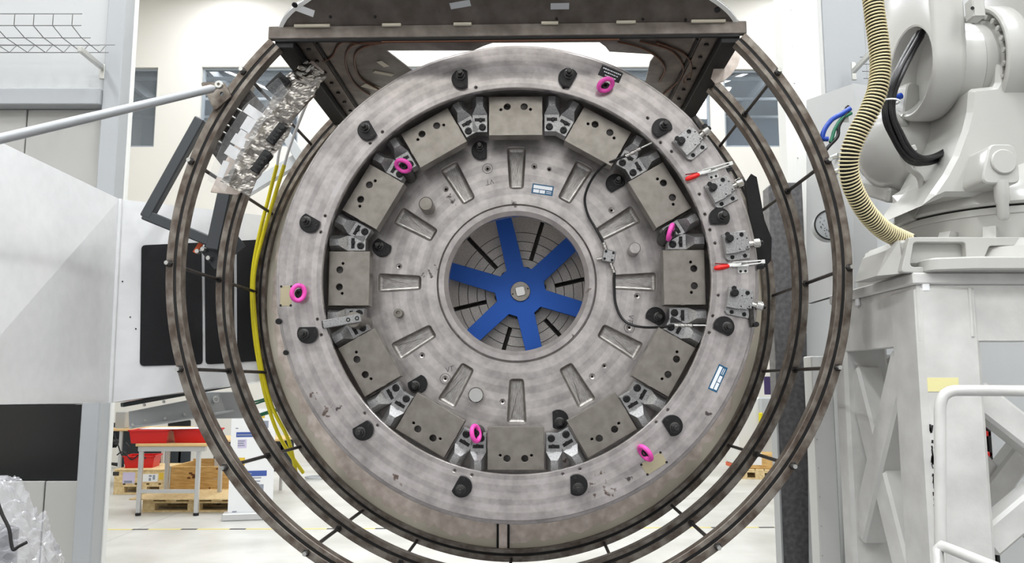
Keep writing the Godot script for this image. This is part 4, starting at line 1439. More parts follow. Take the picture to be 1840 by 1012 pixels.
func roller_stops():
	var names := ["grey steel roller stop with black knob, first above the upper toggle clamp", "grey steel roller stop with black knob just below the upper toggle clamp", "grey steel roller stop with black knob just above the lower toggle clamp", "grey steel roller stop with black knob, lowest, beside a black rotary clamp"]
	var list := [[1240, 254, -31.0, 1262, 236], [1297, 341, -18.0, 1323, 328], [1325, 438, -5.0, 1356, 434], [1331, 540, 4.0, 1362, 546]]
	for i in 4:
		var q = list[i]
		var p := wp(q[0], q[1], 0.03)
		# the block's own x axis points outwards to the roller
		var r := wp(q[3], q[4], 0.03)
		var deg := rad_to_deg(Vector2(r.x - p.x, r.y - p.y).angle())
		var o := thing("roller_stop", names[i], "roller stop", WT * turned(Vector3(p.x, p.y, 0.0), deg), "roller stops on the flange")
		var st := new_st()
		plate(st, Transform3D(), PackedVector2Array([Vector2(-0.058, -0.057), Vector2(-0.045, -0.071), Vector2(0.05, -0.071), Vector2(0.05, 0.052), Vector2(-0.058, 0.052)]), 0.0, 0.018, [circ(Vector2(-0.028, -0.056), 0.009, 12), circ(Vector2(0.028, -0.056), 0.009, 12)], 0.0015, false)
		mi(o, "foot", done(st), M.bracket_steel)
		st = new_st()
		plate(st, Transform3D(), PackedVector2Array([Vector2(-0.058, -0.042), Vector2(0.0, -0.042), Vector2(0.0, -0.038), Vector2(0.03, -0.038), Vector2(0.03, -0.03), Vector2(0.05, -0.03), Vector2(0.05, 0.035), Vector2(0.04, 0.052), Vector2(-0.045, 0.052), Vector2(-0.058, 0.04)]), 0.018, 0.042, [circ(Vector2(0.022, 0.036), 0.0095, 12)], 0.002, false)
		mi(o, "block", done(st), M.bracket_steel)
		for h in [[-0.028, -0.056, 0.01], [0.028, -0.056, 0.01], [0.022, 0.036, 0.034]]:
			mi(o, "socket_screw", one(func(s): cyl(s, Transform3D(Basis(), Vector3(h[0], h[1], h[2] - 0.008)), 0.0088, 0.0, 0.008, 12, 0.001)), M.black_oxide)
		mi(o, "knob", one(func(s): cyl(s, Transform3D(Basis(), Vector3(-0.038, 0.024, 0.042)), 0.0175, 0.0, 0.028, 22, 0.004)), M.black_oxide)
		mi(o, "plunger", one(func(s): cyl(s, Transform3D(Basis(), Vector3(-0.040, 0.046, 0.030)), 0.011, 0.0, 0.018, 14, 0.002)), M.black_oxide)
		st = new_st()
		for h in [[0.0, 0.02], [0.042, 0.018], [0.003, -0.028], [0.038, -0.022]]:
			box(st, Transform3D(Basis(), Vector3(h[0], h[1], 0.0422)), Vector3(0.007, 0.005, 0.001), 0.0)
		mi(o, "slot_shade", done(st), M.hole_shade_rivet_black)  # thin black pieces painted on as the shade inside the slots
		mi(o, "shaft", one(func(s): tube(s, [Vector3(0.05, -0.008, 0.024), Vector3(0.098, -0.008, 0.024)], 0.012, 16)), M.chrome)
		mi(o, "roller", one(func(s): cyl(s, along(Vector3(0.07, -0.008, 0.024), Vector3.RIGHT), 0.0215, 0.0, 0.03, 22, 0.003)), M.chrome)
		mi(o, "shaft_end", one(func(s): cyl(s, along(Vector3(0.098, -0.008, 0.024), Vector3.RIGHT), 0.0105, 0.0, 0.016, 12, 0.002)), M.black_oxide)
	# dowel plate and screw heads by the lowest stop
	for q in [[[1347, 545], [1352, 588], 0.02, "narrow steel edge strip under the lowest roller stop"], [[1246, 210], [1262, 232], 0.022, "narrow steel edge strip above the first roller stop"]]:
		var a := wp(q[0][0], q[0][1], 0.012)
		var b := wp(q[1][0], q[1][1], 0.012)
		var o := thing("edge_strip", q[3], "strip", WT * Transform3D(Basis(), a))
		mi(o, "strip", one(func(s): bar(s, Vector3(), b - a, q[2], 0.02, Vector3.BACK)), M.dark_steel)
		mi(o, "bolt", one(func(s): cyl(s, Transform3D(Basis(), (b - a) * 0.9 + Vector3(0.012, 0, 0.008)), 0.012, 0.0, 0.02, 12)), M.black_oxide)

func toggle_clamps():
	var names := ["red-handled toggle clamp on the flange between the first and second roller stops", "red-handled toggle clamp on the flange between the third and lowest roller stops"]
	var list := [[1278, 307, 15.0], [1333, 476, 3.0]]
	for i in 2:
		var q = list[i]
		var o := thing("toggle_clamp", names[i], "toggle clamp", WT * turned(wp(q[0], q[1], 0.012) * Vector3(1, 1, 0), q[2]), "toggle clamps on the flange")
		# own x axis runs from handle (negative) to hook (positive)
		var st := new_st()
		plate(st, Transform3D(Basis(), Vector3(0.005, 0, 0)), rect(Vector2(0, -0.012), 0.046, 0.05, 0.008), 0.0, 0.004, [circ(Vector2(-0.011, -0.028), 0.005, 10), circ(Vector2(0.011, -0.028), 0.005, 10)], 0.0008)
		mi(o, "base", done(st), M.frame_white)
		for s in [-1, 1]:
			mi(o, "base_screw", one(func(z): cyl(z, Transform3D(Basis(), Vector3(0.005 + 0.011 * s, -0.028, 0.0)), 0.0062, 0.0, 0.006, 10)), M.black_oxide)
		for s in [-1, 1]:
			st = new_st()
			plate(st, Transform3D(Basis(Vector3.RIGHT, PI / 2), Vector3(0, 0.009 * s + 0.002, 0)), rounded([Vector2(-0.04, 0.004), Vector2(0.025, 0.002), Vector2(0.03, 0.02), Vector2(-0.02, 0.034), Vector2(-0.045, 0.03)], 0.005), -0.0015, 0.0015, [circ(Vector2(-0.02, 0.022), 0.004, 8), circ(Vector2(0.012, 0.012), 0.004, 8)], 0.0)
			mi(o, "side_link", done(st), M.frame_white)
		mi(o, "lever", one(func(s): bar(s, Vector3(-0.062, -0.004, 0.026), Vector3(-0.005, 0.004, 0.024), 0.012, 0.01, Vector3.BACK, 0.002)), M.frame_white)
		st = new_st()
		var hp := [Vector3(-0.128, -0.012, 0.03), Vector3(-0.124, -0.0115, 0.03), Vector3(-0.112, -0.010, 0.03), Vector3(-0.09, -0.008, 0.029), Vector3(-0.066, -0.005, 0.027), Vector3(-0.06, -0.004, 0.027)]
		tube(st, hp, [0.004, 0.009, 0.0115, 0.0115, 0.0095, 0.006], 14)
		mi(o, "grip", done(st), M.red_grip)
		mi(o, "release_lever", one(func(s): bar(s, Vector3(-0.122, 0.010, 0.03), Vector3(-0.066, 0.004, 0.028), 0.006, 0.004, Vector3.BACK, 0.001)), M.red_dark)
		mi(o, "release_link", one(func(s): bar(s, Vector3(-0.066, 0.004, 0.028), Vector3(-0.03, 0.006, 0.028), 0.005, 0.004, Vector3.BACK, 0.001)), M.frame_white)
		for s in [-1, 1]:
			mi(o, "hook_rod", one(func(z): tube(z, [Vector3(0.0, 0.008 * s + 0.003, 0.02), Vector3(0.03, 0.007 * s + 0.005, 0.02), Vector3(0.08, 0.006 * s + 0.008, 0.018), Vector3(0.098, 0.009, 0.016)], 0.003, 8)), M.frame_white)
		mi(o, "hook", one(func(s): box(s, Transform3D(Basis(), Vector3(0.094, 0.008, 0.017)), Vector3(0.016, 0.018, 0.01), 0.002)), M.frame_white)
		mi(o, "latch_plate", one(func(s): box(s, Transform3D(Basis(), Vector3(0.086, -0.012, -0.006)), Vector3(0.03, 0.02, 0.012), 0.002)), M.black_oxide)

func stop_bar():
	var p := wp(615, 577, 0.02)
	var o := thing("stop_bar", "light steel stop bar with two socket screws on a round post between pads", "stop bar", WT * turned(Vector3(p.x, p.y, 0.0), 10.0))
	mi(o, "bar", one(func(s): box(s, Transform3D(Basis(), Vector3(-0.002, 0, 0.014)), Vector3(0.172, 0.038, 0.02), 0.003)), M.bracket_steel)
	for x in [0.028, 0.068]:
		mi(o, "socket_screw", one(func(s): lathe(s, Transform3D(Basis(), Vector3(x, 0, 0.024)), [Vector2(0.0095, 0), Vector2(0.0095, 0.002), Vector2(0.005, 0.002), Vector2(0.005, -0.003), Vector2(0, -0.003)], 14)), M.black_oxide)
	mi(o, "post", one(func(s): cyl(s, Transform3D(Basis(), Vector3(0.045, 0, Z_DISC)), 0.036, 0.0, -Z_DISC + 0.003, 26, 0.003)), M.pad_steel)
	mi(o, "packing_piece", one(func(s): box(s, Transform3D(Basis(), Vector3(-0.088, 0, 0.006)), Vector3(0.012, 0.034, 0.012), 0.001)), M.black_oxide)

func fitting(o: Node, a: Vector3, b: Vector3):
	var d := (b - a)
	var L := d.length()
	var T := along(a, d, Vector3.BACK)
	mi(o, "fitting", one(func(s): lathe(s, T, [Vector2(0, 0), Vector2(0.009, 0), Vector2(0.009, L * 0.2), Vector2(0.0065, L * 0.22), Vector2(0.0065, L * 0.32), Vector2(0.0095, L * 0.34), Vector2(0.0095, L * 0.55), Vector2(0.007, L * 0.58), Vector2(0.007, L * 0.7), Vector2(0.0085, L * 0.72), Vector2(0.0085, L * 0.95), Vector2(0.005, L), Vector2(0, L)], 8)), M.chrome)

func hydraulic_line():
	var base := wp(1093, 462, Z_DISC)
	var o := thing("hydraulic_line", "thin black hydraulic hose with chrome fittings and a four-screw manifold across the disc", "hose", WT * Transform3D(Basis(), base))
	var loc := func(px, py, z): return wp(px, py, z) - base
	mi(o, "manifold", one(func(s): box(s, turned(Vector3(0, 0, 0.02), -12), Vector3(0.06, 0.058, 0.036), 0.003)), M.bracket_steel)
	for sx in [-1, 1]:
		for sy in [-1, 1]:
			mi(o, "manifold_screw", one(func(s): cyl(s, turned(Vector3(), -12) * Transform3D(Basis(), Vector3(0.018 * sx, 0.018 * sy, 0.038)), 0.0068, -0.002, 0.003, 12, 0.001)), M.black_oxide)
	var up := [[1130, 278, -0.04], [1110, 286, -0.06], [1083, 299, -0.12], [1062, 325, -0.19], [1051, 355, -0.225], [1056, 385, -0.235], [1071, 412, -0.235], [1085, 438, -0.235]]
	mi(o, "hose", one(func(s): tube(s, curve(up.map(func(q): return loc.call(q[0], q[1], q[2])), 7), 0.0062, 10)), M.cable_black)
	var dn := [[1104, 490, -0.235], [1104, 520, -0.24], [1106, 545, -0.24], [1115, 568, -0.235], [1130, 582, -0.22], [1155, 588, -0.18], [1185, 588, -0.11], [1212, 585, -0.06]]
	mi(o, "hose", one(func(s): tube(s, curve(dn.map(func(q): return loc.call(q[0], q[1], q[2])), 7), 0.0062, 10)), M.cable_black)
	fitting(o, loc.call(1085, 436, -0.235), loc.call(1090, 452, -0.235))
	fitting(o, loc.call(1104, 490, -0.235), loc.call(1097, 472, -0.235))
	fitting(o, loc.call(1072, 466, -0.235), loc.call(1085, 464, -0.235))
	fitting(o, loc.call(1124, 281, -0.045), loc.call(1152, 266, -0.03))
	fitting(o, loc.call(1212, 585, -0.06), loc.call(1245, 585, -0.045))
	mi(o, "steel_pipe", one(func(s): tube(s, [loc.call(1150, 267, -0.03), loc.call(1172, 256, -0.02)], 0.004, 8)), M.zinc)
	mi(o, "steel_pipe", one(func(s): tube(s, [loc.call(1244, 585, -0.045), loc.call(1270, 585, -0.035)], 0.004, 8)), M.zinc)

func small_bolts():
	for q in [[502, 578, 0.014, "small black bolt head on the flange below the upright name plate"], [515, 634, 0.012, "smaller black bolt head on the flange below the other small bolt"]]:
		var o := thing("flange_bolt", q[3], "bolt", WT * Transform3D(Basis(), wp(q[0], q[1], 0.0)), "small bolts on the flange")
		mi(o, "head", one(func(s): cyl(s, Transform3D(), q[2], 0.0, 0.018, 14, 0.003)), M.black_oxide)
		mi(o, "hex_socket_shade", one(func(s): cyl(s, Transform3D(Basis(), Vector3(0, 0, 0.017)), q[2] * 0.5, 0.0, 0.0014, 6, 0.0)), M.hole_shade_rivet_black)  # flat black hexagon painted on for the shaded inside of the socket

# ------------------------------------------------------------------ robot, its stand and hoses
func superdrum(st: SurfaceTool, T: Transform3D, prof: Array, stretch: float, outer: int, seg := 48):   # turned about z, but the upper half is pulled up by `stretch` (a pod with a straight middle)
	var n := prof.size()
	for i in n - 1:
		if i == 0 or absf((prof[i] - prof[i - 1]).angle_to(prof[i + 1] - prof[i])) > 0.7:
			smooth(st)
		for k in seg:
			var A := []
			for e in [[k, i], [k + 1, i], [k + 1, i + 1], [k, i + 1]]:
				var a: float = TAU * e[0] / seg
				var p: Vector2 = prof[e[1]]
				var v := Vector3(cos(a) * p.x, sin(a) * p.x, p.y)
				if sin(a) > 0.001:
					v.y += stretch if e[1] <= outer else 0.0
				A.append(T * v)
			tri(st, A[0], A[1], A[2])
			tri(st, A[0], A[2], A[3])

func robot():
	var c := Vector3(2.10, 0, -3.42)
	var hy := func(py: float, d: float): return at(1700, py, d).y
	# ---- stand
	var s0 := at(1643, 490, 3.0)
	var top := s0.y
	var x0 := s0.x
	var z0 := -3.0
	var zl := -3.80
	var o := thing("robot_stand", "white welded steel robot stand with crossed braces and box posts", "stand", Transform3D(Basis(), Vector3(x0, 0, z0)))
	var add := func(called, xa, xb, ya, yb, za, zb, b): mi(o, called, slab(xa, xb, ya, yb, za, zb, b), M.stand_white)
	var W := 1.35
	add.call("top_plate", -0.01, W, top - 0.045, top, zl - z0, 0.01, 0.006)
	add.call("head_beam", 0.006, W, at(1800, 614, 3.0).y, top - 0.043, -0.05, -0.004, 0.004)
	add.call("head_beam", 0.008, 0.05, at(1590, 626, 3.3).y, top - 0.043, zl - z0, -0.055, 0.004)
	add.call("post", 0.0, 0.235, 0.0, top - 0.045, -0.22, 0.004, 0.02)
	add.call("post", W - 0.235, W, 0.0, top - 0.045, -0.22, 0.004, 0.02)
	add.call("post", 0.0, 0.2, 0.0, top - 0.045, zl - z0, zl - z0 + 0.12, 0.015)
	add.call("post", W - 0.2, W, 0.0, top - 0.045, zl - z0, zl - z0 + 0.12, 0.015)
	add.call("foot_plate", -0.12, W + 0.1, 0.0, 0.03, zl - z0 - 0.1, 0.12, 0.006)
	# crossed braces: left side
	var ya: float = at(1520, 668, 3.7).y
	var yb: float = at(1530, 960, 3.7).y
	var zmid := -0.22
	mi(o, "brace", one(func(s): bar(s, Vector3(0.09, ya, zl - z0 + 0.1), Vector3(0.09, yb - 0.3, zmid), 0.135, 0.11, Vector3.RIGHT, 0.012)), M.stand_white)
	mi(o, "brace", one(func(s): bar(s, Vector3(0.078, yb, zl - z0 + 0.1), Vector3(0.078, ya + 0.05, zmid), 0.135, 0.11, Vector3.RIGHT, 0.012)), M.stand_white)
	# crossed braces: front
	mi(o, "brace", one(func(s): bar(s, Vector3(0.23, at(1755, 705, 3.0).y, -0.1), Vector3(W - 0.23, at(1755, 1075, 3.0).y, -0.1), 0.11, 0.1, Vector3.BACK, 0.012)), M.stand_white)
	mi(o, "brace", one(func(s): bar(s, Vector3(0.23, at(1755, 985, 3.0).y, -0.088), Vector3(W - 0.23, at(1755, 640, 3.0).y, -0.088), 0.11, 0.1, Vector3.BACK, 0.012)), M.stand_white)
	# crossed braces: back
	for s2 in [-1, 1]:
		mi(o, "brace", one(func(s): bar(s, Vector3(0.2, 1.0 - 0.55 * s2, zl - z0 + 0.06 + 0.012 * s2), Vector3(W - 0.2, 1.0 + 0.55 * s2, zl - z0 + 0.06 + 0.012 * s2), 0.11, 0.1, Vector3.BACK, 0.012)), M.stand_white)
	mi(o, "paper_label", slab(0.02, 0.135, at(1675, 704, 3.0).y, at(1675, 679, 3.0).y, 0.004, 0.0055), M.yellow_label)
	for q in [[1663, 516, true], [1541, 543, false]]:
		var w := hit(q[0], q[1], Vector3(x0, 0, z0), Vector3.BACK if q[2] else Vector3.RIGHT) - Vector3(x0, 0, z0)
		mi(o, "clip_base", one(func(s): box(s, Transform3D(Basis(), w), Vector3(0.028, 0.032, 0.012) if q[2] else Vector3(0.012, 0.032, 0.028), 0.003)), M.paper)
	mi(o, "weld_bead", one(func(s): tube(s, [Vector3(0.2, at(1750, 605, 3.0).y, 0.003), Vector3(0.2, top - 0.06, 0.003)], 0.007, 8)), M.stand_white)
	st_scuffs(o)
	# ---- robot body
	var r := thing("industrial_robot", "large white six-axis industrial robot on a welded stand", "robot", Transform3D(Basis(), Vector3(c.x, top, c.z)))
	var Y := Basis(Vector3.RIGHT, -PI / 2)                                  # turned shapes stand up
	var y1: float = at(1640, 432, 3.05).y - top
	var y2: float = at(1640, 364, 3.0).y - top
	var st := new_st()
	plate(st, Transform3D(Y, Vector3()), rounded([Vector2(-0.56, -0.46), Vector2(-0.40, -0.50), Vector2(0.55, -0.50), Vector2(0.58, 0.45), Vector2(0.4, 0.50), Vector2(-0.35, 0.50), Vector2(-0.52, 0.25)], 0.06), 0.0, 0.05, [], 0.006)
	mi(r, "base_flange", done(st), M.robot_white)
	st = new_st()
	lathe(st, Transform3D(Y, Vector3()), [Vector2(0.50, 0.05), Vector2(0.49, 0.10), Vector2(0.47, y1 * 0.75), Vector2(0.46, y1), Vector2(0.38, y1 + 0.01)], 64)
	mi(r, "base_casting", done(st), M.robot_white)
	for k in 18:
		var a := TAU * k / 18.0 + 0.1
		var dir := Vector3(cos(a), 0, sin(a))
		st = new_st()
		var q0 := dir * 0.36
		var side := dir.cross(Vector3.UP) * 0.022
		frustum(st, [q0 + side + Vector3(0, y1 * 0.9, 0), q0 - side + Vector3(0, y1 * 0.9, 0), q0 - side + Vector3(0, y1 + 0.055, 0), q0 + side + Vector3(0, y1 + 0.055, 0)], [dir * 0.50 + side + Vector3(0, y1 * 0.9, 0), dir * 0.50 - side + Vector3(0, y1 * 0.9, 0), dir * 0.455 - side + Vector3(0, y1 + 0.055, 0), dir * 0.455 + side + Vector3(0, y1 + 0.055, 0)])
		mi(r, "base_rib", done(st), M.robot_white)
	# front box of the base, its recessed front and two black plugs
	mi(r, "base_box", slab(-0.62, 0.62, 0.03, y1, 0.05, 0.385, 0.012), M.robot_white)
	st = new_st()
	plate(st, Transform3D(Basis(), Vector3(0, 0, 0.385)), rounded([Vector2(-0.64, 0.0), Vector2(0.63, 0.0), Vector2(0.63, y1 + 0.004), Vector2(-0.60, y1 + 0.004)], 0.012), 0.0, 0.035, [rounded([Vector2(-0.605, 0.022), Vector2(-0.39, 0.022), Vector2(-0.39, y1 - 0.016), Vector2(-0.585, y1 - 0.016)], 0.014), rounded([Vector2(-0.34, 0.022), Vector2(0.45, 0.022), Vector2(0.42, y1 - 0.03), Vector2(-0.30, y1 - 0.03)], 0.014)], 0.003)
	mi(r, "base_front", done(st), M.robot_white)
	st = new_st()
	frustum(st, [Vector3(-0.62, 0.0, 0.40), Vector3(-0.62, 0.0, 0.12), Vector3(-0.62, y1, 0.12), Vector3(-0.62, y1, 0.38)], [Vector3(-0.69, 0.0, 0.33), Vector3(-0.69, 0.0, 0.12), Vector3(-0.65, y1 * 0.75, 0.12), Vector3(-0.65, y1 * 0.75, 0.34)])
	mi(r, "base_flank", done(st), M.robot_white)
	for q in [[1716, 470], [1665, 473]]:
		var w := at(q[0], q[1], 3.02)
		mi(r, "plug", one(func(s): cyl(s, Transform3D(Y, Vector3(w.x - c.x, w.y - top - 0.012, w.z - c.z)), 0.022, 0.0, 0.014, 16)), M.black_plastic)
	st = new_st()
	lathe(st, Transform3D(Y, Vector3()), [Vector2(0.395, y1), Vector2(0.395, y2 - 0.028), Vector2(0.40, y2 - 0.026), Vector2(0.40, y2), Vector2(0.3, y2)], 72)
	mi(r, "slew_ring", done(st), M.robot_white)
	st = new_st()
	lathe(st, Transform3D(Y, Vector3()), [Vector2(0.36, y2), Vector2(0.385, y2), Vector2(0.385, y2 + 0.01), Vector2(0.3, y2 + 0.01)], 72)
	mi(r, "slew_gap", done(st), M.black_rubber)
	# turret: flared skirt and the slab-sided tower on top
	st = new_st()
	lathe(st, Transform3D(Y, Vector3()), [Vector2(0.32, y2 + 0.008), Vector2(0.408, y2 + 0.008), Vector2(0.416, y2 + 0.018), Vector2(0.41, y2 + 0.05), Vector2(0.385, y2 + 0.10), Vector2(0.34, y2 + 0.17), Vector2(0.28, y2 + 0.24), Vector2(0, y2 + 0.25)], 72)
	mi(r, "turret_skirt", done(st), M.robot_white)
	st = new_st()
	var tw := PackedVector2Array()
	var zt := -3.10
	for q in [[1660, 368], [1675, 345], [1698, 312], [1716, 278], [1733, 232], [1741, 200], [1744, 162], [1750, 157], [1788, 153], [1792, 146], [1794, 112], [1822, 108], [2010, 108], [2010, 352], [1700, 352]]:
		var w := at(q[0], q[1], -zt)
		tw.append(Vector2(w.x - c.x, w.y - top))
	plate(st, Transform3D(), tw, zt - c.z - 0.42, zt - c.z, [], 0.018, false)
	mi(r, "turret_tower", done(st), M.robot_white)
	# boss with grease spout on the tower
	var bw := at(1798, 293, 2.98)
	var bl := Vector3(bw.x - c.x, bw.y - top, bw.z - c.z)
	st = new_st()
	plate(st, Transform3D(Basis(), bl), rounded([Vector2(-0.09, -0.085), Vector2(0.06, -0.085), Vector2(0.06, 0.03), Vector2(0.045, 0.07), Vector2(-0.045, 0.07)], 0.03), -0.13, 0.015, [], 0.006)
	mi(r, "boss_pad", done(st), M.robot_white)
	mi(r, "boss", one(func(s): cyl(s, Transform3D(Basis(), bl), 0.048, 0.0, 0.024, 32, 0.004)), M.robot_white)
	st = new_st()
	lathe(st, Transform3D(Basis(Vector3.RIGHT, PI / 2), bl + Vector3(-0.005, -0.07, 0.0)), [Vector2(0.026, 0.0), Vector2(0.026, 0.08), Vector2(0.021, 0.09), Vector2(0.021, 0.13), Vector2(0.019, 0.133), Vector2(0.019, 0.142), Vector2(0.014, 0.15), Vector2(0, 0.15)], 24)
	mi(r, "spout", done(st), M.robot_white)
	# small lug block low on the left of the turret
	st = new_st()
	var lb := [at(1603, 352, 3.5), at(1640, 330, 3.4), at(1668, 345, 3.3), at(1640, 392, 3.3), at(1608, 405, 3.45)]
	var cc := Vector3(c.x, top, c.z)
	frustum(st, lb.map(func(p): return p - cc), lb.map(func(p): return p - cc + Vector3(0.12, 0, -0.15)))
	mi(r, "lug_block", done(st), M.robot_white)
	# shoulder: flange with a ring of bolts, turned about the x axis
	var sh := at(1740, 128, 3.3) - cc
	var X := Basis(Vector3.BACK, Vector3.UP, Vector3.LEFT)                   # local z -> -x (towards the arm)
	var ST := Transform3D(X, sh)
	st = new_st()
	lathe(st, ST, [Vector2(0.22, -0.5), Vector2(0.262, -0.5), Vector2(0.262, -0.02), Vector2(0.254, -0.012), Vector2(0.244, -0.012), Vector2(0.236, -0.02), Vector2(0.236, -0.045), Vector2(0.19, -0.045)], 72)
	mi(r, "shoulder_flange", done(st), M.robot_white)
	st = new_st()
	lathe(st, ST, [Vector2(0.37, -0.62), Vector2(0.375, -0.60), Vector2(0.37, -0.16), Vector2(0.33, -0.11), Vector2(0.25, -0.10)], 72)
	mi(r, "shoulder_housing", done(st), M.robot_white)
	st = new_st()
	lathe(st, ST, [Vector2(0.205, -0.045), Vector2(0.205, -0.03), Vector2(0.190, -0.026), Vector2(0.190, 0.03), Vector2(0.196, 0.036), Vector2(0.196, 0.13)], 64)
	mi(r, "shoulder_neck", done(st), M.robot_white)
	var bolt := one(func(s): cyl(s, Transform3D(), 0.0115, 0.0, 0.034, 12, 0.002))
	for k in 26:
		var a := TAU * k / 26
		mi(r, "flange_bolt", bolt, M.robot_white, ST * Transform3D(Basis(), Vector3(cos(a) * 0.221, sin(a) * 0.221, -0.046)))
	# arm pod: a deep rounded shell, open on the left, running up out of the frame
	var pod := ST * Transform3D(Basis(), Vector3(0, 0.0, 0.105))
	st = new_st()
	superdrum(st, pod, [Vector2(0.12, 0.0), Vector2(0.17, 0.0), Vector2(0.192, 0.008), Vector2(0.206, 0.025), Vector2(0.212, 0.05), Vector2(0.212, 0.10), Vector2(0.208, 0.125), Vector2(0.200, 0.14), Vector2(0.190, 0.146), Vector2(0.182, 0.143), Vector2(0.177, 0.13), Vector2(0.172, 0.03), Vector2(0.0, 0.03)], 1.2, 7, 72)
	mi(r, "arm_pod", done(st), M.robot_white)
	st = new_st()
	box(st, Transform3D(Basis(), at(1752, 18, 3.03) - cc), Vector3(0.05, 0.085, 0.06), 0.006)
	mi(r, "stop_block", done(st), M.robot_white)
	mi(r, "stop_hole_shade", one(func(s): cyl(s, Transform3D(Basis(), at(1747, 15, 2.998) - cc), 0.007, 0.0, 0.003, 12, 0.0)), M.hole_shade_rivet_black)  # black disc on the surface, painted shade of a hole
	# domed motor cover and its housing
	var dome := at(1628, 262, 3.62) - cc
	st = new_st()
	var dl := Vector3(-0.86, -0.34, 0.22).normalized()
	lathe(st, along(dome, dl), [Vector2(0.225, -0.34), Vector2(0.225, -0.02), Vector2(0.215, 0.06), Vector2(0.19, 0.12), Vector2(0.15, 0.165), Vector2(0.10, 0.195), Vector2(0.05, 0.208), Vector2(0, 0.21)], 48)
	mi(r, "motor_dome", done(st), M.robot_white)
	st = new_st()
	lathe(st, along(dome - dl * 0.02, dl), [Vector2(0.232, -0.05), Vector2(0.238, -0.045), Vector2(0.238, -0.015), Vector2(0.232, -0.01)], 48)
	mi(r, "dome_rim", done(st), M.robot_white)
	var ear := at(1650, 195, 3.45) - cc
	st = new_st()
	plate(st, Transform3D(Basis(Vector3.UP, 0.5), ear), rounded([Vector2(-0.12, -0.09), Vector2(0.1, -0.12), Vector2(0.1, 0.1), Vector2(-0.06, 0.12)], 0.05), -0.05, 0.0, [circ(Vector2(-0.05, -0.035), 0.008, 10)], 0.006)
	mi(r, "motor_bracket", done(st), M.robot_white)
	mi(r, "bracket_screw", one(func(s): cyl(s, Transform3D(Basis(), at(1622, 210, 3.38) - cc), 0.011, 0.0, 0.012, 12)), M.zinc)
	st = new_st()
	bar(st, at(1550, 334, 3.85) - cc, at(1610, 352, 3.6) - cc, 0.08, 0.07, Vector3.UP, 0.012)
	mi(r, "rear_arm", done(st), M.robot_white)
	# clip arm for the cables
	mi(r, "cable_clip", one(func(s): box(s, turned(at(1631, 271, 3.2) - cc, 15.0), Vector3(0.055, 0.028, 0.05), 0.004)), M.robot_white)
	mi(r, "clip_arm", one(func(s): tube(s, curve([at(1622, 278, 3.22) - cc, at(1632, 300, 3.24) - cc, at(1652, 318, 3.27) - cc, at(1656, 338, 3.28) - cc], 5), 0.013, 8)), M.robot_white)
	# ---- black cable bundle out of the arm: each cable is a thing
	for k in 7:
		var a := TAU * k / 7.0
		var off := Vector3(cos(a), sin(a) * 0.5, sin(a)) * (0.017 if k else 0.0)
		var pts := []
		for q in [[1655, 60, 3.25], [1638, 92, 3.2], [1614, 135, 3.10], [1600, 175, 3.10], [1600, 212, 3.11], [1611, 245, 3.13], [1628, 275, 3.15], [1650, 288, 3.16], [1680, 284, 3.22], [1712, 264, 3.3], [1740, 240, 3.4]]:
			pts.append(at(q[0], q[1], q[2]) + off * (1.0 + 0.25 * sin(q[1] * 0.05 + k)))
		var base: Vector3 = pts[4]
		var cb := thing("robot_cable", "thick black cable in the bundle coming out of the robot arm", "cable", Transform3D(Basis(), base), "black cables of the robot arm")
		mi(cb, "sheath", one(func(s): tube(s, curve(pts.map(func(p): return p - base), 6), 0.0095, 8)), M.cable_black)
	var tie := at(1604, 180, 3.08)
	var tt := thing("cable_tie", "white cable tie round the black robot cables", "cable tie", Transform3D(Basis(), tie))
	mi(tt, "strap", one(func(s): lathe(s, along(Vector3(0, 0, -0.02), Vector3(0.1, 1, 0)), ring_prof(0.033, 0.036, -0.003, 0.003, 0.0005), 24, true)), M.paper)
	mi(tt, "tail", one(func(s): tube(s, [Vector3(-0.03, 0, 0.01), Vector3(-0.09, 0.004, 0.03)], 0.0025, 6)), M.paper)
	# ---- corrugated beige hose
	var hp := []
	for q in [[1600, -560, 2.9], [1572, -330, 2.86], [1562, -160, 2.85], [1563, -60, 2.85], [1571, 20, 2.85], [1578, 70, 2.85], [1582, 115, 2.85], [1577, 160, 2.85], [1562, 200, 2.86], [1541, 240, 2.88], [1527, 278, 2.9], [1526, 315, 2.93], [1539, 352, 2.97], [1562, 388, 3.02], [1592, 416, 3.08], [1634, 436, 3.15]]:
		hp.append(at(q[0], q[1], q[2]))
	var hb: Vector3 = hp[8]
	var hose := thing("corrugated_hose", "black suction hose with a raised beige spiral rib, hanging beside the robot", "hose", Transform3D(Basis(), hb))
	var fine_path := curve(hp.map(func(p): return p - hb), 24)
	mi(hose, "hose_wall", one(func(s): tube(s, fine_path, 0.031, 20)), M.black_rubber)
	var run := [0.0]
	for i in range(1, fine_path.size()):
		run.append(run[i - 1] + fine_path[i].distance_to(fine_path[i - 1]))
	var pitch := 0.0125
	var helix := []
	var steps := int(run[-1] / pitch * 16)
	var up := Vector3(0.3, 0.1, 1).normalized()
	var at_i := 0
	for k in steps:
		var l := k * pitch / 16.0
		while at_i < run.size() - 2 and run[at_i + 1] < l:
			at_i += 1
		var f: float = (l - run[at_i]) / maxf(run[at_i + 1] - run[at_i], 1e-6)
		var p: Vector3 = fine_path[at_i].lerp(fine_path[at_i + 1], f)
		var d: Vector3 = (fine_path[mini(at_i + 2, run.size() - 1)] - fine_path[maxi(at_i - 1, 0)]).normalized()
		up = (up - d * up.dot(d)).normalized()
		var side := d.cross(up)
		var a := TAU * k / 16.0
		helix.append(p + (up * cos(a) + side * sin(a)) * 0.0345)
	var rib := new_st()
	tube(rib, helix, 0.0032, 6)
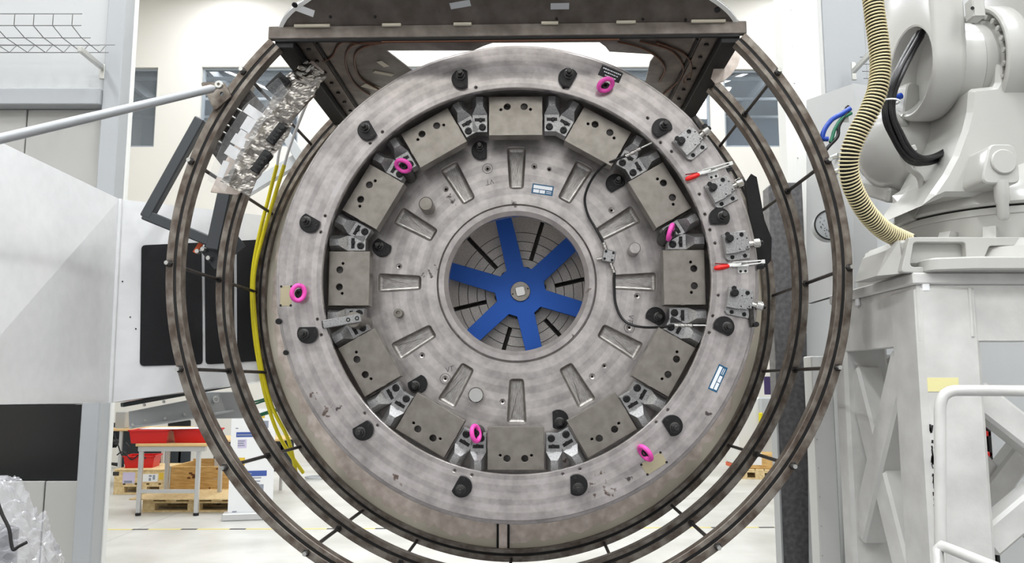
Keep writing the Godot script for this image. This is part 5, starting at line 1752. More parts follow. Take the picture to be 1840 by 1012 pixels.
	mi(hose, "spiral_rib", done(rib), M.hose_beige)
	mi(hose, "end_cap", one(func(s): cyl(s, along(at(1632, 436, 3.13) - hb, hp[-1] - hp[-2]), 0.037, 0.0, 0.012, 20)), M.black_plastic)
	# ---- white hand rails in front of the stand
	var rp := [at(1690, 1180, 2.7), at(1690, 1000, 2.7), at(1689, 760, 2.7), at(1689, 738, 2.7), at(1690, 726, 2.7), at(1693, 716, 2.7), at(1698, 709, 2.7), at(1706, 704, 2.7), at(1716, 702, 2.7), at(1730, 702, 2.7), at(1760, 702, 2.7), at(1990, 704, 2.7)]
	rp[0].y = 0.0
	var rb: Vector3 = rp[0]
	var rail := thing("hand_rail", "bent white tubular hand rail in front of the robot stand", "hand rail", Transform3D(Basis(), rb))
	mi(rail, "rail_tube", one(func(s): tube(s, rp.map(func(p): return p - rb), 0.0185, 14)), M.stand_white)
	var lo := [at(1684, 1060, 2.55), at(1685, 985, 2.55), at(1692, 981, 2.55), at(1710, 988, 2.5), at(1800, 1024, 2.35)]
	lo[0].y = 0.0
	var lb2: Vector3 = lo[0]
	rail = thing("hand_rail", "low white tubular rail end sloping down below the tall hand rail", "hand rail", Transform3D(Basis(), lb2))
	mi(rail, "rail_tube", one(func(s): tube(s, lo.map(func(p): return p - lb2), 0.016, 14)), M.stand_white)

func st_scuffs(o: Node):                                                     # black scrape marks down the post corner
	var st := new_st()
	var r2 := RandomNumberGenerator.new()
	r2.seed = 4
	for q in [[760, 775, 1], [790, 830, 3], [860, 925, 8], [945, 1012, 9], [810, 860, 2]]:
		for k in q[2] * 3:
			var y: float = at(1660, r2.randf_range(q[0], q[1]), 3.0).y
			box(st, turned(Vector3(0.022 + r2.randf_range(-0.004, 0.004), y, 0.0045), r2.randf_range(-15, 15)), Vector3(r2.randf_range(0.003, 0.008), r2.randf_range(0.008, 0.03), 0.0012), 0.0)
	mi(o, "scuff_mark", done(st), M.ink).set_meta("kind", "stuff")

# ------------------------------------------------------------------ right of the casing
func right_side():
	var st: SurfaceTool
	# dark steel pillar
	var d := 5.15
	var xa := at(1387, 500, d).x
	var xb := at(1449, 500, d).x
	var ht := at(1415, 328, d).y
	var o := thing("steel_pillar", "dark grey steel pillar standing behind the right side of the hoops", "pillar", Transform3D(Basis(), Vector3((xa + xb) / 2, 0, -d)))
	var w := xb - xa
	mi(o, "column", one(func(s): plate(s, Transform3D(), PackedVector2Array([Vector2(-w / 2, 0), Vector2(w / 2, 0), Vector2(w / 2, ht), Vector2(-w / 2 + 0.03, ht), Vector2(-w / 2, ht - 0.03)]), -0.12, 0.0, [], 0.004, false)), M.pillar_dark)
	mi(o, "edge_angle", slab(-w / 2 - 0.012, -w / 2, 0.0, 1.35, -0.1, 0.012, 0.002), M.grey_paint)
	for k in 9:
		mi(o, "rivet", one(func(s): cyl(s, Transform3D(Basis(), Vector3(w / 2 - 0.012, 0.15 + 0.27 * k, 0.0)), 0.006, 0.0, 0.005, 8)), M.frame_white)
	# cabinet seen edge-on between the hoops and the stand
	o = thing("control_cabinet", "light grey control cabinet side with pencil scribbles behind the front hoop", "cabinet", Transform3D(Basis(), at(1500, 700, 4.6) * Vector3(1, 0, 1)))
	var b := o.position
	var up := [at(1449, 180, 5.05), at(1534, 150, 4.25), at(1534, 521, 4.25), at(1449, 546, 5.05)]
	var deep := Vector3(0.14, 0, -0.04)
	st = new_st()
	frustum(st, up.map(func(p): return p - b), up.map(func(p): return p - b + deep))
	mi(o, "upper_panel", done(st), M.wall_panel)
	up = [at(1449, 549, 5.05), at(1534, 524, 4.25), at(1534, 1040, 4.25), at(1449, 1000, 5.05)]
	up[2].y = 0.0
	up[3].y = 0.0
	st = new_st()
	frustum(st, up.map(func(p): return p - b), up.map(func(p): return p - b + deep))
	mi(o, "lower_panel", done(st), M.grey_paint)
	# cream pipe duct beside the pillar
	o = thing("vertical_trunking", "cream vertical cable trunking between the dark pillar and the robot stand", "trunking", Transform3D(Basis(), at(1480, 700, 4.4) * Vector3(1, 0, 1)))
	b = o.position
	mi(o, "trunk", slab(at(1462, 800, 4.4).x - b.x, at(1500, 800, 4.4).x - b.x, 0.0, at(1480, 640, 4.4).y, -0.1, 0.02, 0.006), M.frame_white)
	for k in 8:
		mi(o, "rivet", one(func(s): cyl(s, Transform3D(Basis(), Vector3(at(1466, 800, 4.4).x - b.x, 0.1 + k * 0.15, 0.02)), 0.004, 0.0, 0.004, 8)), M.zinc)
	# tool balancer
	b = at(1503, 402, 4.42)
	o = thing("tool_balancer", "round grey tool balancer with black rim and hanging hook behind the front hoop", "tool balancer", Transform3D(Basis(), b))
	var axis := Vector3(-0.1, 0.05, 1).normalized()
	mi(o, "drum", one(func(s): cyl(s, along(Vector3(-0.03, -0.01, -0.05), axis), 0.085, -0.02, 0.05, 40, 0.004)), M.grey_paint)
	mi(o, "rim", one(func(s): lathe(s, along(Vector3(-0.03, -0.01, -0.05), axis), ring_prof(0.080, 0.088, 0.048, 0.056, 0.001), 40, true)), M.black_plastic)
	mi(o, "hub", one(func(s): cyl(s, along(Vector3(-0.03, -0.01, 0.0), axis), 0.014, 0.0, 0.006, 16)), M.black_plastic)
	st = new_st()
	var r2 := RandomNumberGenerator.new()
	r2.seed = 9
	for k in 16:
		var a := r2.randf_range(2.2, 5.6)
		var T := along(Vector3(-0.03, -0.01, 0.0), axis) * turned(Vector3(cos(a), sin(a), 0) * r2.randf_range(0.035, 0.07) + Vector3(0, 0, 0.001), r2.randf_range(0, 180))
		box(st, T, Vector3(r2.randf_range(0.006, 0.016), 0.003, 0.001), 0.0)
	mi(o, "print", done(st), M.ink)
	mi(o, "nozzle", one(func(s): tube(s, [at(1528, 405, 4.38) - b, at(1538, 421, 4.38) - b], 0.012, 10)), M.zinc)
	mi(o, "ball_stop", one(func(s): lathe(s, Transform3D(Basis(), at(1540, 427, 4.38) - b), [Vector2(0, -0.018), Vector2(0.012, -0.014), Vector2(0.018, 0), Vector2(0.012, 0.014), Vector2(0, 0.018)], 16)), M.black_plastic)
	mi(o, "wire", one(func(s): tube(s, [at(1541, 430, 4.38) - b, at(1542, 460, 4.38) - b], 0.0018, 6)), M.zinc)
	mi(o, "sleeve", one(func(s): tube(s, [at(1542, 459, 4.38) - b, at(1543, 468, 4.38) - b], 0.006, 8)), M.black_plastic)
	var hk := []
	for k in 17:
		var a := TAU * k / 16
		var p := at(1545, 483, 4.38) - b
		hk.append(p + Vector3(cos(a) * 0.009, sin(a) * 0.034, 0))
	mi(o, "snap_hook", one(func(s): tube(s, hk, 0.003, 6, false)), M.chrome)
	# blue and green air lines behind the corrugated hose
	for q in [[[[1528, 195], [1512, 205], [1495, 215], [1482, 232], [1478, 248], [1488, 250]], 0.011, "blue_hose", "blue air line looped behind the beige corrugated hose"], [[[1530, 203], [1512, 214], [1500, 232], [1496, 245], [1492, 256]], 0.008, "green_hose", "green air line looped behind the beige corrugated hose"], [[[1524, 200], [1508, 225], [1505, 245], [1490, 262], [1482, 272]], 0.008, "cable_black", "black cable looped behind the beige corrugated hose"], [[[1620, 172], [1600, 180], [1590, 186], [1575, 192]], 0.014, "blue_hose", "short blue hose between the corrugated hose and the robot cables"]]:
		var pts := []
		for c in q[0]:
			pts.append(at(c[0], c[1], 3.4))
		var base: Vector3 = pts[0]
		var g := thing("air_line", q[3], "hose", Transform3D(Basis(), base))
		mi(g, "tube", one(func(s): tube(s, curve(pts.map(func(p): return p - base), 6), q[1], 8)), M[q[2]])
	b = at(1519, 207, 3.42)
	o = thing("hose_bracket", "small olive hose bracket holding the blue air line", "bracket", Transform3D(Basis(), b))
	mi(o, "plate", one(func(s): plate(s, Transform3D(), rect(Vector2(), 0.03, 0.06), -0.008, 0.0, [circ(Vector2(0, 0.012), 0.006, 8)], 0.001)), M.zinc)
	mi(o, "clamp_bolt", one(func(s): cyl(s, Transform3D(Basis(), Vector3(0.01, 0.035, 0.0)), 0.008, -0.01, 0.012, 10)), M.dark_steel)
	# valve studs on the trunk beside the hose
	b = at(1500, 320, 4.5)
	o = thing("pipe_studs", "pair of small steel pipe fittings behind the front hoop", "fitting", Transform3D(Basis(), b))
	for q in [[1503, 308], [1507, 332], [1499, 282]]:
		mi(o, "stud", one(func(s): cyl(s, along(at(q[0], q[1], 4.5) - b, Vector3(0.5, 0.1, 1)), 0.014, -0.03, 0.03, 12)), M.zinc)
	# wire tray behind the robot on the right wall
	b = at(1530, 130, 5.35)
	o = thing("wire_cable_tray", "galvanised wire mesh cable tray behind the beige hose and the robot", "cable tray", Transform3D(Basis(), b))
	st = new_st()
	var y0 := at(1600, 110, 5.2).y - b.y
	for k in 10:
		tube(st, [Vector3(0.02, y0 + 0.05 - 0.055 * k, 0.1 + 0.012 * k), Vector3(1.6, y0 + 0.05 - 0.055 * k, 0.1 + 0.012 * k)], 0.003, 6)
	for k in 11:
		tube(st, [Vector3(0.08 + 0.14 * k, y0 + 0.05, 0.1), Vector3(0.08 + 0.14 * k, y0 - 0.47, 0.21)], 0.003, 6)
	mi(o, "mesh", done(st), M.tray_wire)
	mi(o, "arm", one(func(s): bar(s, at(1534, 128, 5.35) - b, at(1565, 95, 5.1) - b, 0.025, 0.035)), M.zinc)
	mi(o, "wall_foot", one(func(s): box(s, Transform3D(Basis(), at(1534, 128, 5.4) - b), Vector3(0.03, 0.13, 0.02), 0.003)), M.zinc)
	# red tool rack behind the stand
	b = at(1768, 860, 4.6)
	b.y = 0.0
	o = thing("tool_rack", "red and black tool rack seen between the braces of the robot stand", "rack", Transform3D(Basis(), b))
	var w0 := 0.06
	for k in 3:
		var y: float = [at(1768, 856, 4.6).y, at(1768, 812, 4.6).y, at(1768, 775, 4.6).y][k]
		mi(o, "shelf", slab(-w0, w0, y - 0.03, y, -0.2, 0.0, 0.004), M.red_plastic)
	mi(o, "side", slab(-w0, -w0 + 0.02, 0.0, at(1768, 758, 4.6).y, -0.2, 0.0, 0.003), M.black_plastic)
	mi(o, "side", slab(w0 - 0.02, w0, 0.0, at(1768, 758, 4.6).y, -0.2, 0.0, 0.003), M.black_plastic)
	mi(o, "back", slab(-w0, w0, 0.0, at(1768, 758, 4.6).y, -0.21, -0.19, 0.0), M.black_plastic)
	mi(o, "spanner", one(func(s): bar(s, Vector3(-0.04, at(1768, 845, 4.6).y, -0.05), Vector3(0.05, at(1768, 825, 4.6).y, -0.05), 0.02, 0.01, Vector3.BACK)), M.zinc)
	# black mat by the foot of the stand
	b = ground(1545, 1003)
	o = thing("floor_mat", "black rubber mat on the foot of the robot stand", "mat", Transform3D(Basis(), Vector3(1.62, 0.03, -3.62)))
	mi(o, "sheet", slab(-0.1, 0.12, 0.0, 0.008, -0.1, 0.2, 0.003), M.black_rubber)

# ------------------------------------------------------------------ the hall behind
func pallet(called_label: String, p: Vector3, turn: float, w: float, dd: float) -> Node3D:
	var o := thing("pallet", called_label, "pallet", Transform3D(Basis(Vector3.UP, turn), p))
	for k in 3:
		mi(o, "runner", slab(-w / 2, w / 2, 0.0, 0.022, -dd * 0.5 * k - 0.1 if k else -0.1, -dd * 0.5 * k if k else 0.0, 0.002), M.plywood)
	for k in 3:
		for m in 3:
			mi(o, "block", slab(-w / 2 + (w - 0.14) * 0.5 * k, -w / 2 + (w - 0.14) * 0.5 * k + 0.14, 0.022, 0.1, -(dd - 0.1) * 0.5 * m - 0.1, -(dd - 0.1) * 0.5 * m, 0.003), M.plywood)
	for k in 3:
		mi(o, "stringer", slab(-w / 2, w / 2, 0.1, 0.122, -(dd - 0.1) * 0.5 * k - 0.1, -(dd - 0.1) * 0.5 * k, 0.002), M.plywood)
	for k in 5:
		mi(o, "deck_board", slab(-w / 2 + (w - 0.12) * 0.25 * k, -w / 2 + (w - 0.12) * 0.25 * k + 0.12, 0.122, 0.144, -dd, 0.0, 0.002), M.plywood)
	return o

func red_bin(label: String, p: Vector3, w: float, h: float, dd: float, turn := 0.0):
	var o := thing("storage_bin", label, "bin", Transform3D(Basis(Vector3.UP, turn), p), "red storage bins")
	var st := new_st()
	var b := [Vector3(-w / 2 + 0.02, 0, -dd + 0.02), Vector3(w / 2 - 0.02, 0, -dd + 0.02), Vector3(w / 2 - 0.02, 0, -0.02), Vector3(-w / 2 + 0.02, 0, -0.02)]
	var t := [Vector3(-w / 2, h, -dd), Vector3(w / 2, h, -dd), Vector3(w / 2, h, 0), Vector3(-w / 2, h, 0)]
	flat(st)
	var mid := Vector3(0, h * 0.5, -dd * 0.5)
	face(st, b, mid)
	for i in 4:
		var j := (i + 1) % 4
		face(st, [b[i], b[j], t[j], t[i]], mid)
		var k := 0.985
		var c0 := mid * (1 - k)
		face(st, [b[i] * k + c0 + Vector3(0, 0.004, 0), t[i] * k + c0 + Vector3(0, h * 0.01, 0), t[j] * k + c0 + Vector3(0, h * 0.01, 0), b[j] * k + c0 + Vector3(0, 0.004, 0)], mid + (b[i] + b[j] - mid * 2).normalized() * 5.0)
	mi(o, "body", done(st), M.red_plastic)
	st = new_st()
	for q in [[-w / 2, -w / 2, -dd, 0.0], [w / 2, w / 2, -dd, 0.0], [-w / 2, w / 2, 0.0, 0.0], [-w / 2, w / 2, -dd, -dd]]:
		box(st, Transform3D(Basis(), Vector3((q[0] + q[1]) / 2, h, (q[2] + q[3]) / 2)), Vector3(absf(q[1] - q[0]) + 0.025, 0.018, absf(q[3] - q[2]) + 0.025), 0.003)
	mi(o, "rim", done(st), M.red_plastic)

func background():
	var st: SurfaceTool
	# ---- hazard tape: single dashes on the floor
	var t0 := ground(150, 952)
	var t1 := ground(1420, 948)
	var tape := thing("floor_tape", "yellow and black dashed floor marking tape across the hall", "tape", Transform3D(Basis(), t0))
	var n := 44
	for k in n:
		var a := (t1 - t0) * (float(k) / n)
		var b := (t1 - t0) * (float(k + 1) / n)
		mi(tape, "dash", one(func(s): bar(s, a + Vector3(0, 0.001, 0), b + Vector3(0, 0.001, 0), 0.05, 0.002, Vector3.UP, 0.0)), M.tape_dark if k % 3 == 0 else M.tape_yellow)
	# joints of the floor slabs
	st = new_st()
	for q in [[175, 980, 330, 918], [520, 870, 900, 790], [1150, 905, 1400, 880]]:
		bar(st, ground(q[0], q[1]) + Vector3(0, 0.0005, 0), ground(q[2], q[3]) + Vector3(0, 0.0005, 0), 0.008, 0.001, Vector3.UP, 0.0)
	mi(get_node("floor"), "slab_joint", done(st), M.grey_paint).set_meta("kind", "stuff")
	# ---- work table
	var p := ground(248, 927)
	var q1 := ground(352, 927)
	var d := -p.z
	var w := q1.x - p.x
	var h := at(300, 797, d).y
	var o := thing("work_table", "light wooden work table on grey aluminium legs carrying red bins", "table", Transform3D(Basis(), p))
	mi(o, "table_top", slab(-0.05, w + 0.12, h - 0.03, h, -0.75, 0.05, 0.004), M.desk_wood)
	mi(o, "apron", slab(-0.03, w + 0.08, h - 0.085, h - 0.03, -0.02, 0.03, 0.004), M.alu)
	mi(o, "apron", slab(-0.03, w + 0.08, h - 0.085, h - 0.03, -0.72, -0.68, 0.004), M.alu)
	for x in [0.0, w]:
		for z in [0.0, -0.7]:
			var lg := mi(o, "leg", slab(x - 0.022, x + 0.022, 0.03, h - 0.03, z - 0.022, z + 0.022, 0.004), M.alu)
			mi(lg, "foot", one(func(s): cyl(s, Transform3D(Basis(Vector3.RIGHT, -PI / 2), Vector3(x, 0, z)), 0.03, 0.0, 0.03, 14)), M.black_plastic)
	var ys := at(300, 883, d).y
	mi(o, "stretcher", slab(0.0, w, ys - 0.02, ys + 0.02, -0.015, 0.015, 0.003), M.alu)
	# bins on the table
	var bh := at(270, 775, d - 0.1).y - h
	red_bin("red storage bin on the work table, the one nearer the portal column", Vector3(at(268, 790, d).x, h, p.z + 0.02), at(301, 790, d).x - at(234, 790, d).x, bh, 0.4, 0.12)
	red_bin("red storage bin on the work table, the one nearer the roll-up banner", Vector3(at(337, 790, d).x, h, p.z - 0.06), at(368, 790, d).x - at(304, 790, d).x, bh, 0.4, -0.1)
	# white sheets lying on the bins
	var pp := thing("paper_stack", "white sheets lying across the red bins on the work table", "paper", Transform3D(Basis(), Vector3(at(300, 770, d).x, h + bh + 0.012, p.z - 0.15)))
	mi(pp, "sheet", slab(-0.32, 0.1, 0.0, 0.006, -0.2, 0.12, 0.001), M.paper)
	mi(pp, "sheet", one(func(s): box(s, Transform3D(Basis(Vector3.UP, 0.3), Vector3(0.2, 0.008, 0)), Vector3(0.4, 0.004, 0.28), 0.001)), M.paper)
	# ---- plywood sheet on a pallet under and behind the table
	p = ground(325, 921)
	d = -p.z
	var pw := at(440, 905, d).x - at(256, 905, d).x
	var px := (at(440, 905, d).x + at(256, 905, d).x) / 2
	pallet("wooden pallet under a plywood sheet behind the work table", Vector3(px, 0, p.z), 0.0, pw, 0.8)
	o = thing("plywood_sheet", "pale plywood sheet lying on the pallet behind the work table", "plywood", Transform3D(Basis(), Vector3(px, 0.146, p.z)))
	mi(o, "sheet", slab(-pw / 2 - 0.12, pw / 2, 0.0, 0.015, -1.1, 0.08, 0.002), M.plywood)
	# pallet collar of two planks a side
	d = d + 0.75
	var x0 := at(300, 880, d).x
	var x1 := at(440, 880, d).x
	var yb := at(350, 884, d).y
	var yt := at(350, 838, d).y
	o = thing("pallet_collar", "open pine pallet collar of stacked planks with a dark knot on the plywood", "crate", Transform3D(Basis(), Vector3(x0, yb, -d)))
	var hh := yt - yb
	for k in 2:
		mi(o, "plank", slab(0.0, x1 - x0, hh * 0.5 * k + 0.004, hh * 0.5 * (k + 1) - 0.004, -0.022, 0.0, 0.003), M.pine)
		mi(o, "plank", slab(0.0, x1 - x0, hh * 0.5 * k + 0.004, hh * 0.5 * (k + 1) + 0.02, -0.8, -0.778, 0.003), M.pine)
		mi(o, "plank", slab(0.0, 0.022, hh * 0.5 * k + 0.004, hh * 0.5 * (k + 1) - 0.004, -0.778, -0.022, 0.003), M.pine)
	mi(o, "corner_hinge", slab(-0.004, 0.035, 0.0, hh, -0.026, 0.004, 0.001), M.zinc)
	st = new_st()
	for q in [[0.28, 0.72], [0.31, 0.66], [0.33, 0.60], [0.32, 0.56], [0.26, 0.54]]:
		cyl(st, Transform3D(Basis().scaled(Vector3(1.4, 0.7, 1)), Vector3(q[0], hh * q[1], 0.0)), 0.018, 0.0, 0.0008, 10, 0.0)
	for q in [[0.62, 0.2], [0.52, 0.14], [0.60, 0.9]]:
		cyl(st, Transform3D(Basis(), Vector3(q[0], hh * q[1], 0.0)), 0.012, 0.0, 0.0008, 10, 0.0)
	mi(o, "knot", done(st), M.knot)
	# ---- wooden transport crate with labels, on a pallet
	p = ground(203, 889)
	d = -p.z
	x0 = p.x
	x1 = at(305, 880, d).x
	pallet("wooden pallet under the labelled transport crate", Vector3((x0 + x1) / 2, 0, p.z), 0.0, x1 - x0, 0.8)
	o = thing("transport_crate", "low pale wooden transport crate with paper labels", "crate", Transform3D(Basis(), Vector3(x0, 0.146, p.z)))
	var ct := at(250, 846, d).y - 0.146
	mi(o, "front_board", slab(0.0, x1 - x0, 0.0, ct, -0.03, 0.0, 0.004), M.plywood)
	mi(o, "lid", slab(-0.01, x1 - x0, ct, ct + 0.02, -0.8, 0.01, 0.004), M.plywood)
	mi(o, "side_board", slab(0.0, 0.03, 0.0, ct, -0.8, -0.03, 0.004), M.plywood)
	for q in [[221, 243, 849, 869, "print_lilac"], [252, 284, 852, 866, "paper"], [203, 214, 848, 855, "tape_dark"], [286, 294, 850, 862, "print_yellow"]]:
		mi(o, "paper_label", slab(at(q[0], 850, d).x - x0, at(q[1], 850, d).x - x0, at(250, q[3], d).y - 0.146, at(250, q[2], d).y - 0.146, 0.0, 0.002), M[q[4]])
	st = new_st()
	for q in [[268, 273, 854, 857], [275, 279, 854, 862], [268, 272, 859, 864], [224, 238, 864, 868]]:
		box(st, Transform3D(Basis(), Vector3((at(q[0], 850, d).x + at(q[1], 850, d).x) / 2 - x0, (at(250, q[3], d).y + at(250, q[2], d).y) / 2 - 0.146, 0.0025)), Vector3((q[1] - q[0]) * d / F, (q[3] - q[2]) * d / F, 0.001), 0.0)
	mi(o, "print", done(st), M.print_grey)
	red_bin("red storage bin standing on the labelled transport crate", Vector3(at(235, 840, d - 0.1).x, 0.146 + ct + 0.02, p.z - 0.12), at(264, 840, d).x - at(211, 840, d).x, at(235, 823, d).y - at(235, 844, d).y, 0.35, 0.15)
	# ---- roll-up banner
	p = ground(415, 935)
	d = -p.z
	var bw := at(489, 850, d).x - at(412, 850, d).x
	o = thing("roll_up_banner", "white roll-up banner with blue headings and small pictures", "banner", Transform3D(Basis(Vector3.UP, 0.22), Vector3(at(412, 850, d).x, 0, p.z)))
	var bt := at(450, 735, d).y
	mi(o, "base", slab(-0.05, bw + 0.06, 0.0, 0.08, -0.09, 0.09, 0.012), M.alu)
	mi(o, "sheet", slab(0.0, bw, 0.08, bt, -0.002, 0.002, 0.0), M.paper)
	mi(o, "pole", one(func(s): tube(s, [Vector3(bw / 2, 0.06, -0.03), Vector3(bw / 2, bt, -0.03)], 0.012, 8)), M.alu)
	var yy := func(py): return at(450, py, d).y
	for q in [[0.12, 0.88, 777, 786, "print_blue"], [0.10, 0.84, 847, 857, "print_blue"], [0.62, 0.75, 743, 752, "print_yellow"], [0.66, 0.84, 757, 770, "print_grey"], [0.18, 0.34, 823, 837, "print_yellow"], [0.16, 0.36, 790, 806, "print_lilac"], [0.55, 0.78, 872, 892, "print_grey"], [0.40, 0.52, 866, 876, "print_lilac"]]:
		mi(o, "print", slab(bw * q[0], bw * q[1], yy.call(q[3]), yy.call(q[2]), 0.0022, 0.003, 0.0), M[q[4]])
	st = new_st()
	for q in [[0.5, 0.72, 860], [0.52, 0.7, 866], [0.55, 0.68, 871], [0.1, 0.16, 770], [0.16, 0.32, 793], [0.16, 0.30, 797], [0.16, 0.32, 801], [0.5, 0.62, 900], [0.1, 0.2, 920], [0.14, 0.52, 782], [0.14, 0.5, 852]]:
		box(st, Transform3D(Basis(), Vector3(bw * (q[0] + q[1]) / 2, yy.call(q[2]), 0.0035)), Vector3(bw * (q[1] - q[0]), 0.012, 0.001), 0.0)
	mi(o, "text_line", done(st), M.print_grey)
	# ---- desks along the back wall
	for q in [[182, 240, 771, 11.6, "office desk with light wooden top behind the portal column"], [352, 425, 789, 10.6, "office desk with light wooden top behind the roll-up banner"]]:
		d = q[3]
		var xa := at(q[0], 770, d).x
		var xb := at(q[1], 770, d).x
		var yt2 := at(200, q[2], d).y
		o = thing("office_desk", q[4], "desk", Transform3D(Basis(), Vector3(xa, 0, -d)))
		mi(o, "desk_top", slab(0.0, xb - xa + 0.6, yt2 - 0.03, yt2, -0.7, 0.0, 0.004), M.desk_wood)
		for x in [0.25, xb - xa + 0.4]:
			mi(o, "leg", slab(x, x + 0.04, 0.0, yt2 - 0.03, -0.06, -0.02, 0.004), M.alu)
			mi(o, "leg", slab(x, x + 0.04, 0.0, yt2 - 0.03, -0.66, -0.62, 0.004), M.alu)
		mi(o, "modesty_panel", slab(0.02, xb - xa + 0.58, 0.25, yt2 - 0.05, -0.64, -0.62, 0.0), M.office_dark)
	d = 11.7
	var bx := at(216, 755, d)
	bx.y = at(200, 771, 11.6).y
	o = thing("beige_box", "small pale green instrument box standing on the desk behind the portal column", "box", Transform3D(Basis(), bx))
	mi(o, "housing", one(func(s): box(s, Transform3D(Basis(), Vector3(0, 0.12, -0.1)), Vector3(0.15, 0.24, 0.2), 0.012)), M.wall_panel_low)
	mi(o, "vent", slab(-0.06, 0.06, 0.0, 0.012, 0.0, 0.006, 0.0), M.grey_paint)
	# chair with a dark jacket over it
	p = ground(196, 842)
	d = -p.z
	o = thing("office_chair", "office chair with a dark blue jacket hung over its back", "chair", Transform3D(Basis(), p))
	var jh := at(196, 759, d).y
	st = new_st()
	lathe(st, Transform3D(Basis(Vector3.RIGHT, -PI / 2).scaled(Vector3(1, 1, 0.5)), Vector3(0, 0.35, 0)), [Vector2(0, 0), Vector2(0.1, 0.0), Vector2(0.17, 0.12), Vector2(0.19, jh * 0.4), Vector2(0.16, jh - 0.45), Vector2(0.1, jh - 0.37), Vector2(0, jh - 0.35)], 20)
	mi(o, "jacket", done(st), M.dark_cloth)
	mi(o, "seat", one(func(s): box(s, Transform3D(Basis(), Vector3(0, 0.46, 0.1)), Vector3(0.44, 0.08, 0.42), 0.03)), M.black_plastic)
	mi(o, "stem", one(func(s): tube(s, [Vector3(0, 0.08, 0.1), Vector3(0, 0.44, 0.1)], 0.025, 10)), M.zinc)
	for k in 5:
		var a := TAU * k / 5 + 0.3
		var e := Vector3(cos(a) * 0.28, 0.06, 0.1 + sin(a) * 0.28)
		var sp := mi(o, "base_spoke", one(func(s): tube(s, [Vector3(0, 0.1, 0.1), e], 0.018, 8)), M.black_plastic)
		mi(sp, "castor", one(func(s): cyl(s, along(e - Vector3(0, 0.03, 0), Vector3.RIGHT), 0.03, -0.02, 0.02, 14)), M.black_plastic)
	# black chair under the table
	p = ground(300, 838)
	d = -p.z
	o = thing("office_chair", "black office chair with round arms pushed in behind the work table", "chair", Transform3D(Basis(), p))
	mi(o, "seat", one(func(s): lathe(s, Transform3D(Basis(Vector3.RIGHT, -PI / 2), Vector3(-0.05, 0.42, 0)), [Vector2(0, 0), Vector2(0.2, 0), Vector2(0.26, 0.03), Vector2(0.24, 0.09), Vector2(0, 0.1)], 24)), M.black_plastic)
	mi(o, "backrest", one(func(s): box(s, Transform3D(Basis(), Vector3(0.1, 0.62, -0.2)), Vector3(0.4, 0.34, 0.06), 0.03)), M.black_plastic)
	mi(o, "stem", one(func(s): tube(s, [Vector3(0, 0.08, 0), Vector3(0, 0.42, 0)], 0.03, 10)), M.black_plastic)
	for k in 5:
		var a := TAU * k / 5
		mi(o, "base_spoke", one(func(s): tube(s, [Vector3(0, 0.1, 0), Vector3(cos(a) * 0.3, 0.03, sin(a) * 0.3)], 0.02, 8)), M.black_plastic)
	# loose cables under the desk
	for q in [[[[205, 778], [212, 800], [222, 822], [232, 806], [226, 796]], "thin black cable drooping from the desk behind the portal column"], [[[210, 818], [222, 812], [236, 826], [250, 818], [262, 824]], "thin black cable lying looped below the desk behind the portal column"]]:
		var pts := []
		for c in q[0]:
			pts.append(at(c[0], c[1], 10.9))
		var base: Vector3 = pts[0]
		var g := thing("loose_cable", q[1], "cable", Transform3D(Basis(), base))
		mi(g, "wire", one(func(s): tube(s, curve(pts.map(func(z): return z - base), 6), 0.009, 6)), M.cable_black)
	# coiled grey cable on the floor behind the casing
	p = ground(565, 862)
	o = thing("coiled_cable", "coil of grey cable lying on the floor behind the casing", "cable", Transform3D(Basis(), p))
	var cp := []
	for k in 61:
		var a := TAU * k / 20.0
		cp.append(Vector3(cos(a) * (0.13 + 0.01 * sin(k * 1.3)), 0.02 + 0.012 * (k / 20), sin(a) * 0.13))
	cp.append(Vector3(0.3, 0.012, 0.12))
	cp.append(Vector3(0.45, 0.012, 0.1))
	mi(o, "cable", one(func(s): tube(s, cp, 0.009, 8)), M.grey_paint)
	# ---- right of the casing: pallet with a carton, white machine with yellow grip, screen
	p = ground(1366, 862)
	d = -p.z
	pallet("small wooden pallet with a carton seen between the right hoops", p + Vector3(0, 0, 0), -0.25, at(1405, 850, d).x - at(1328, 850, d).x, 0.7)
	o = thing("carton", "open brown cardboard carton with white wrapping on the small pallet", "carton", Transform3D(Basis(Vector3.UP, -0.25), p + Vector3(0.05, 0.146, -0.1)))
	var cw := 0.5
	mi(o, "body", slab(-cw / 2, cw / 2, 0.0, 0.22, -0.5, 0.0, 0.006), M.pine)
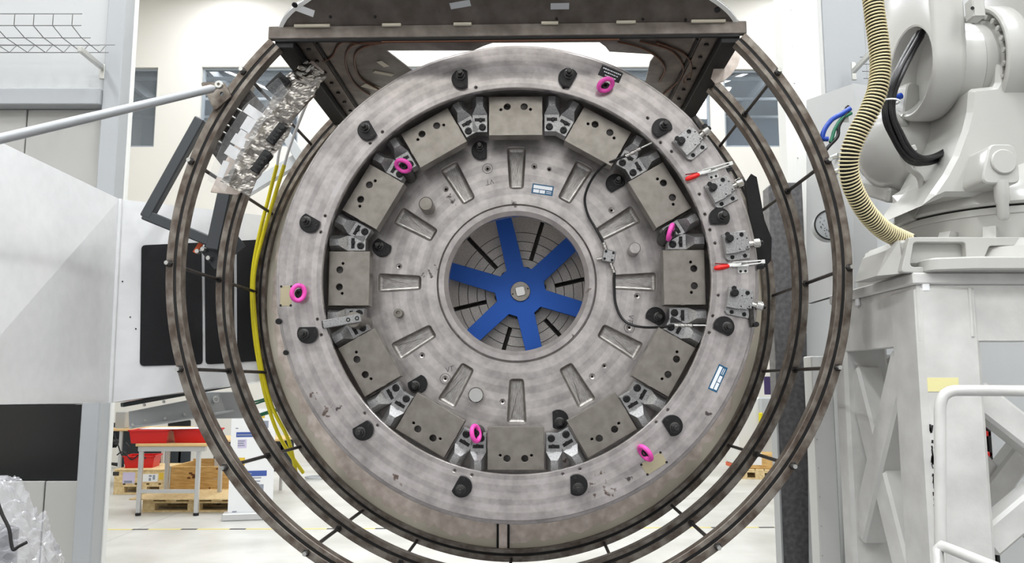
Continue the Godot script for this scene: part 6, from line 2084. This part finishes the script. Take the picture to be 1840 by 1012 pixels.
	mi(o, "wrapping", slab(-cw / 2 - 0.004, 0.02, 0.05, 0.23, -0.3, 0.004, 0.01), M.paper)
	p = Vector3(at(1380, 800, 13.2).x, 0.0, -13.2)
	d = 13.2
	o = thing("test_machine", "white test machine with a yellow grip and an orange sill behind the right hoops", "machine", Transform3D(Basis(), p))
	var mw := at(1400, 800, d).x - at(1340, 800, d).x
	mi(o, "cabinet", slab(-mw * 0.9, mw * 0.8, 0.12, at(1380, 715, d).y, -0.8, 0.0, 0.02), M.frame_white)
	mi(o, "sill", slab(-mw * 0.9, mw * 0.8, 0.06, 0.12, -0.8, 0.02, 0.005), M.orange)
	mi(o, "cover", one(func(s): box(s, Transform3D(Basis(), Vector3(0.02, at(1380, 730, d).y, 0.04)), Vector3(0.3, 0.3, 0.1), 0.05)), M.grey_paint)
	mi(o, "grip", one(func(s): box(s, Transform3D(Basis(), at(1367, 754, d - 0.1) - p), Vector3(0.06, 0.22, 0.06), 0.015)), M.yellow_hose)
	mi(o, "grip_cable", one(func(s): tube(s, curve([at(1367, 768, d - 0.1) - p, at(1368, 785, d - 0.1) - p, at(1376, 790, d - 0.1) - p, at(1384, 768, d - 0.1) - p, at(1376, 758, d - 0.1) - p], 6), 0.025, 8)), M.cable_black)
	mi(o, "leg", slab(-mw * 0.85, -mw * 0.8, 0.0, 0.08, -0.1, -0.05, 0.0), M.dark_steel)
	d = d + 0.4
	var sc := at(1392, 706, d)
	o = thing("wall_screen", "dark purple screen with white figures standing on the white test machine", "screen", Transform3D(Basis(), sc))
	mi(o, "panel", one(func(s): box(s, Transform3D(Basis(), Vector3(0, 0.12, 0)), Vector3(0.34, 0.30, 0.04), 0.006)), M.purple)
	st = new_st()
	for k in 5:
		bar(st, Vector3(-0.06 + 0.03 * k, 0.05 + 0.02 * (k % 2), 0.022), Vector3(-0.04 + 0.03 * k, 0.16 + 0.03 * (k % 3), 0.022), 0.012, 0.002, Vector3.BACK, 0.0)
	mi(o, "figure", done(st), M.print_lilac)
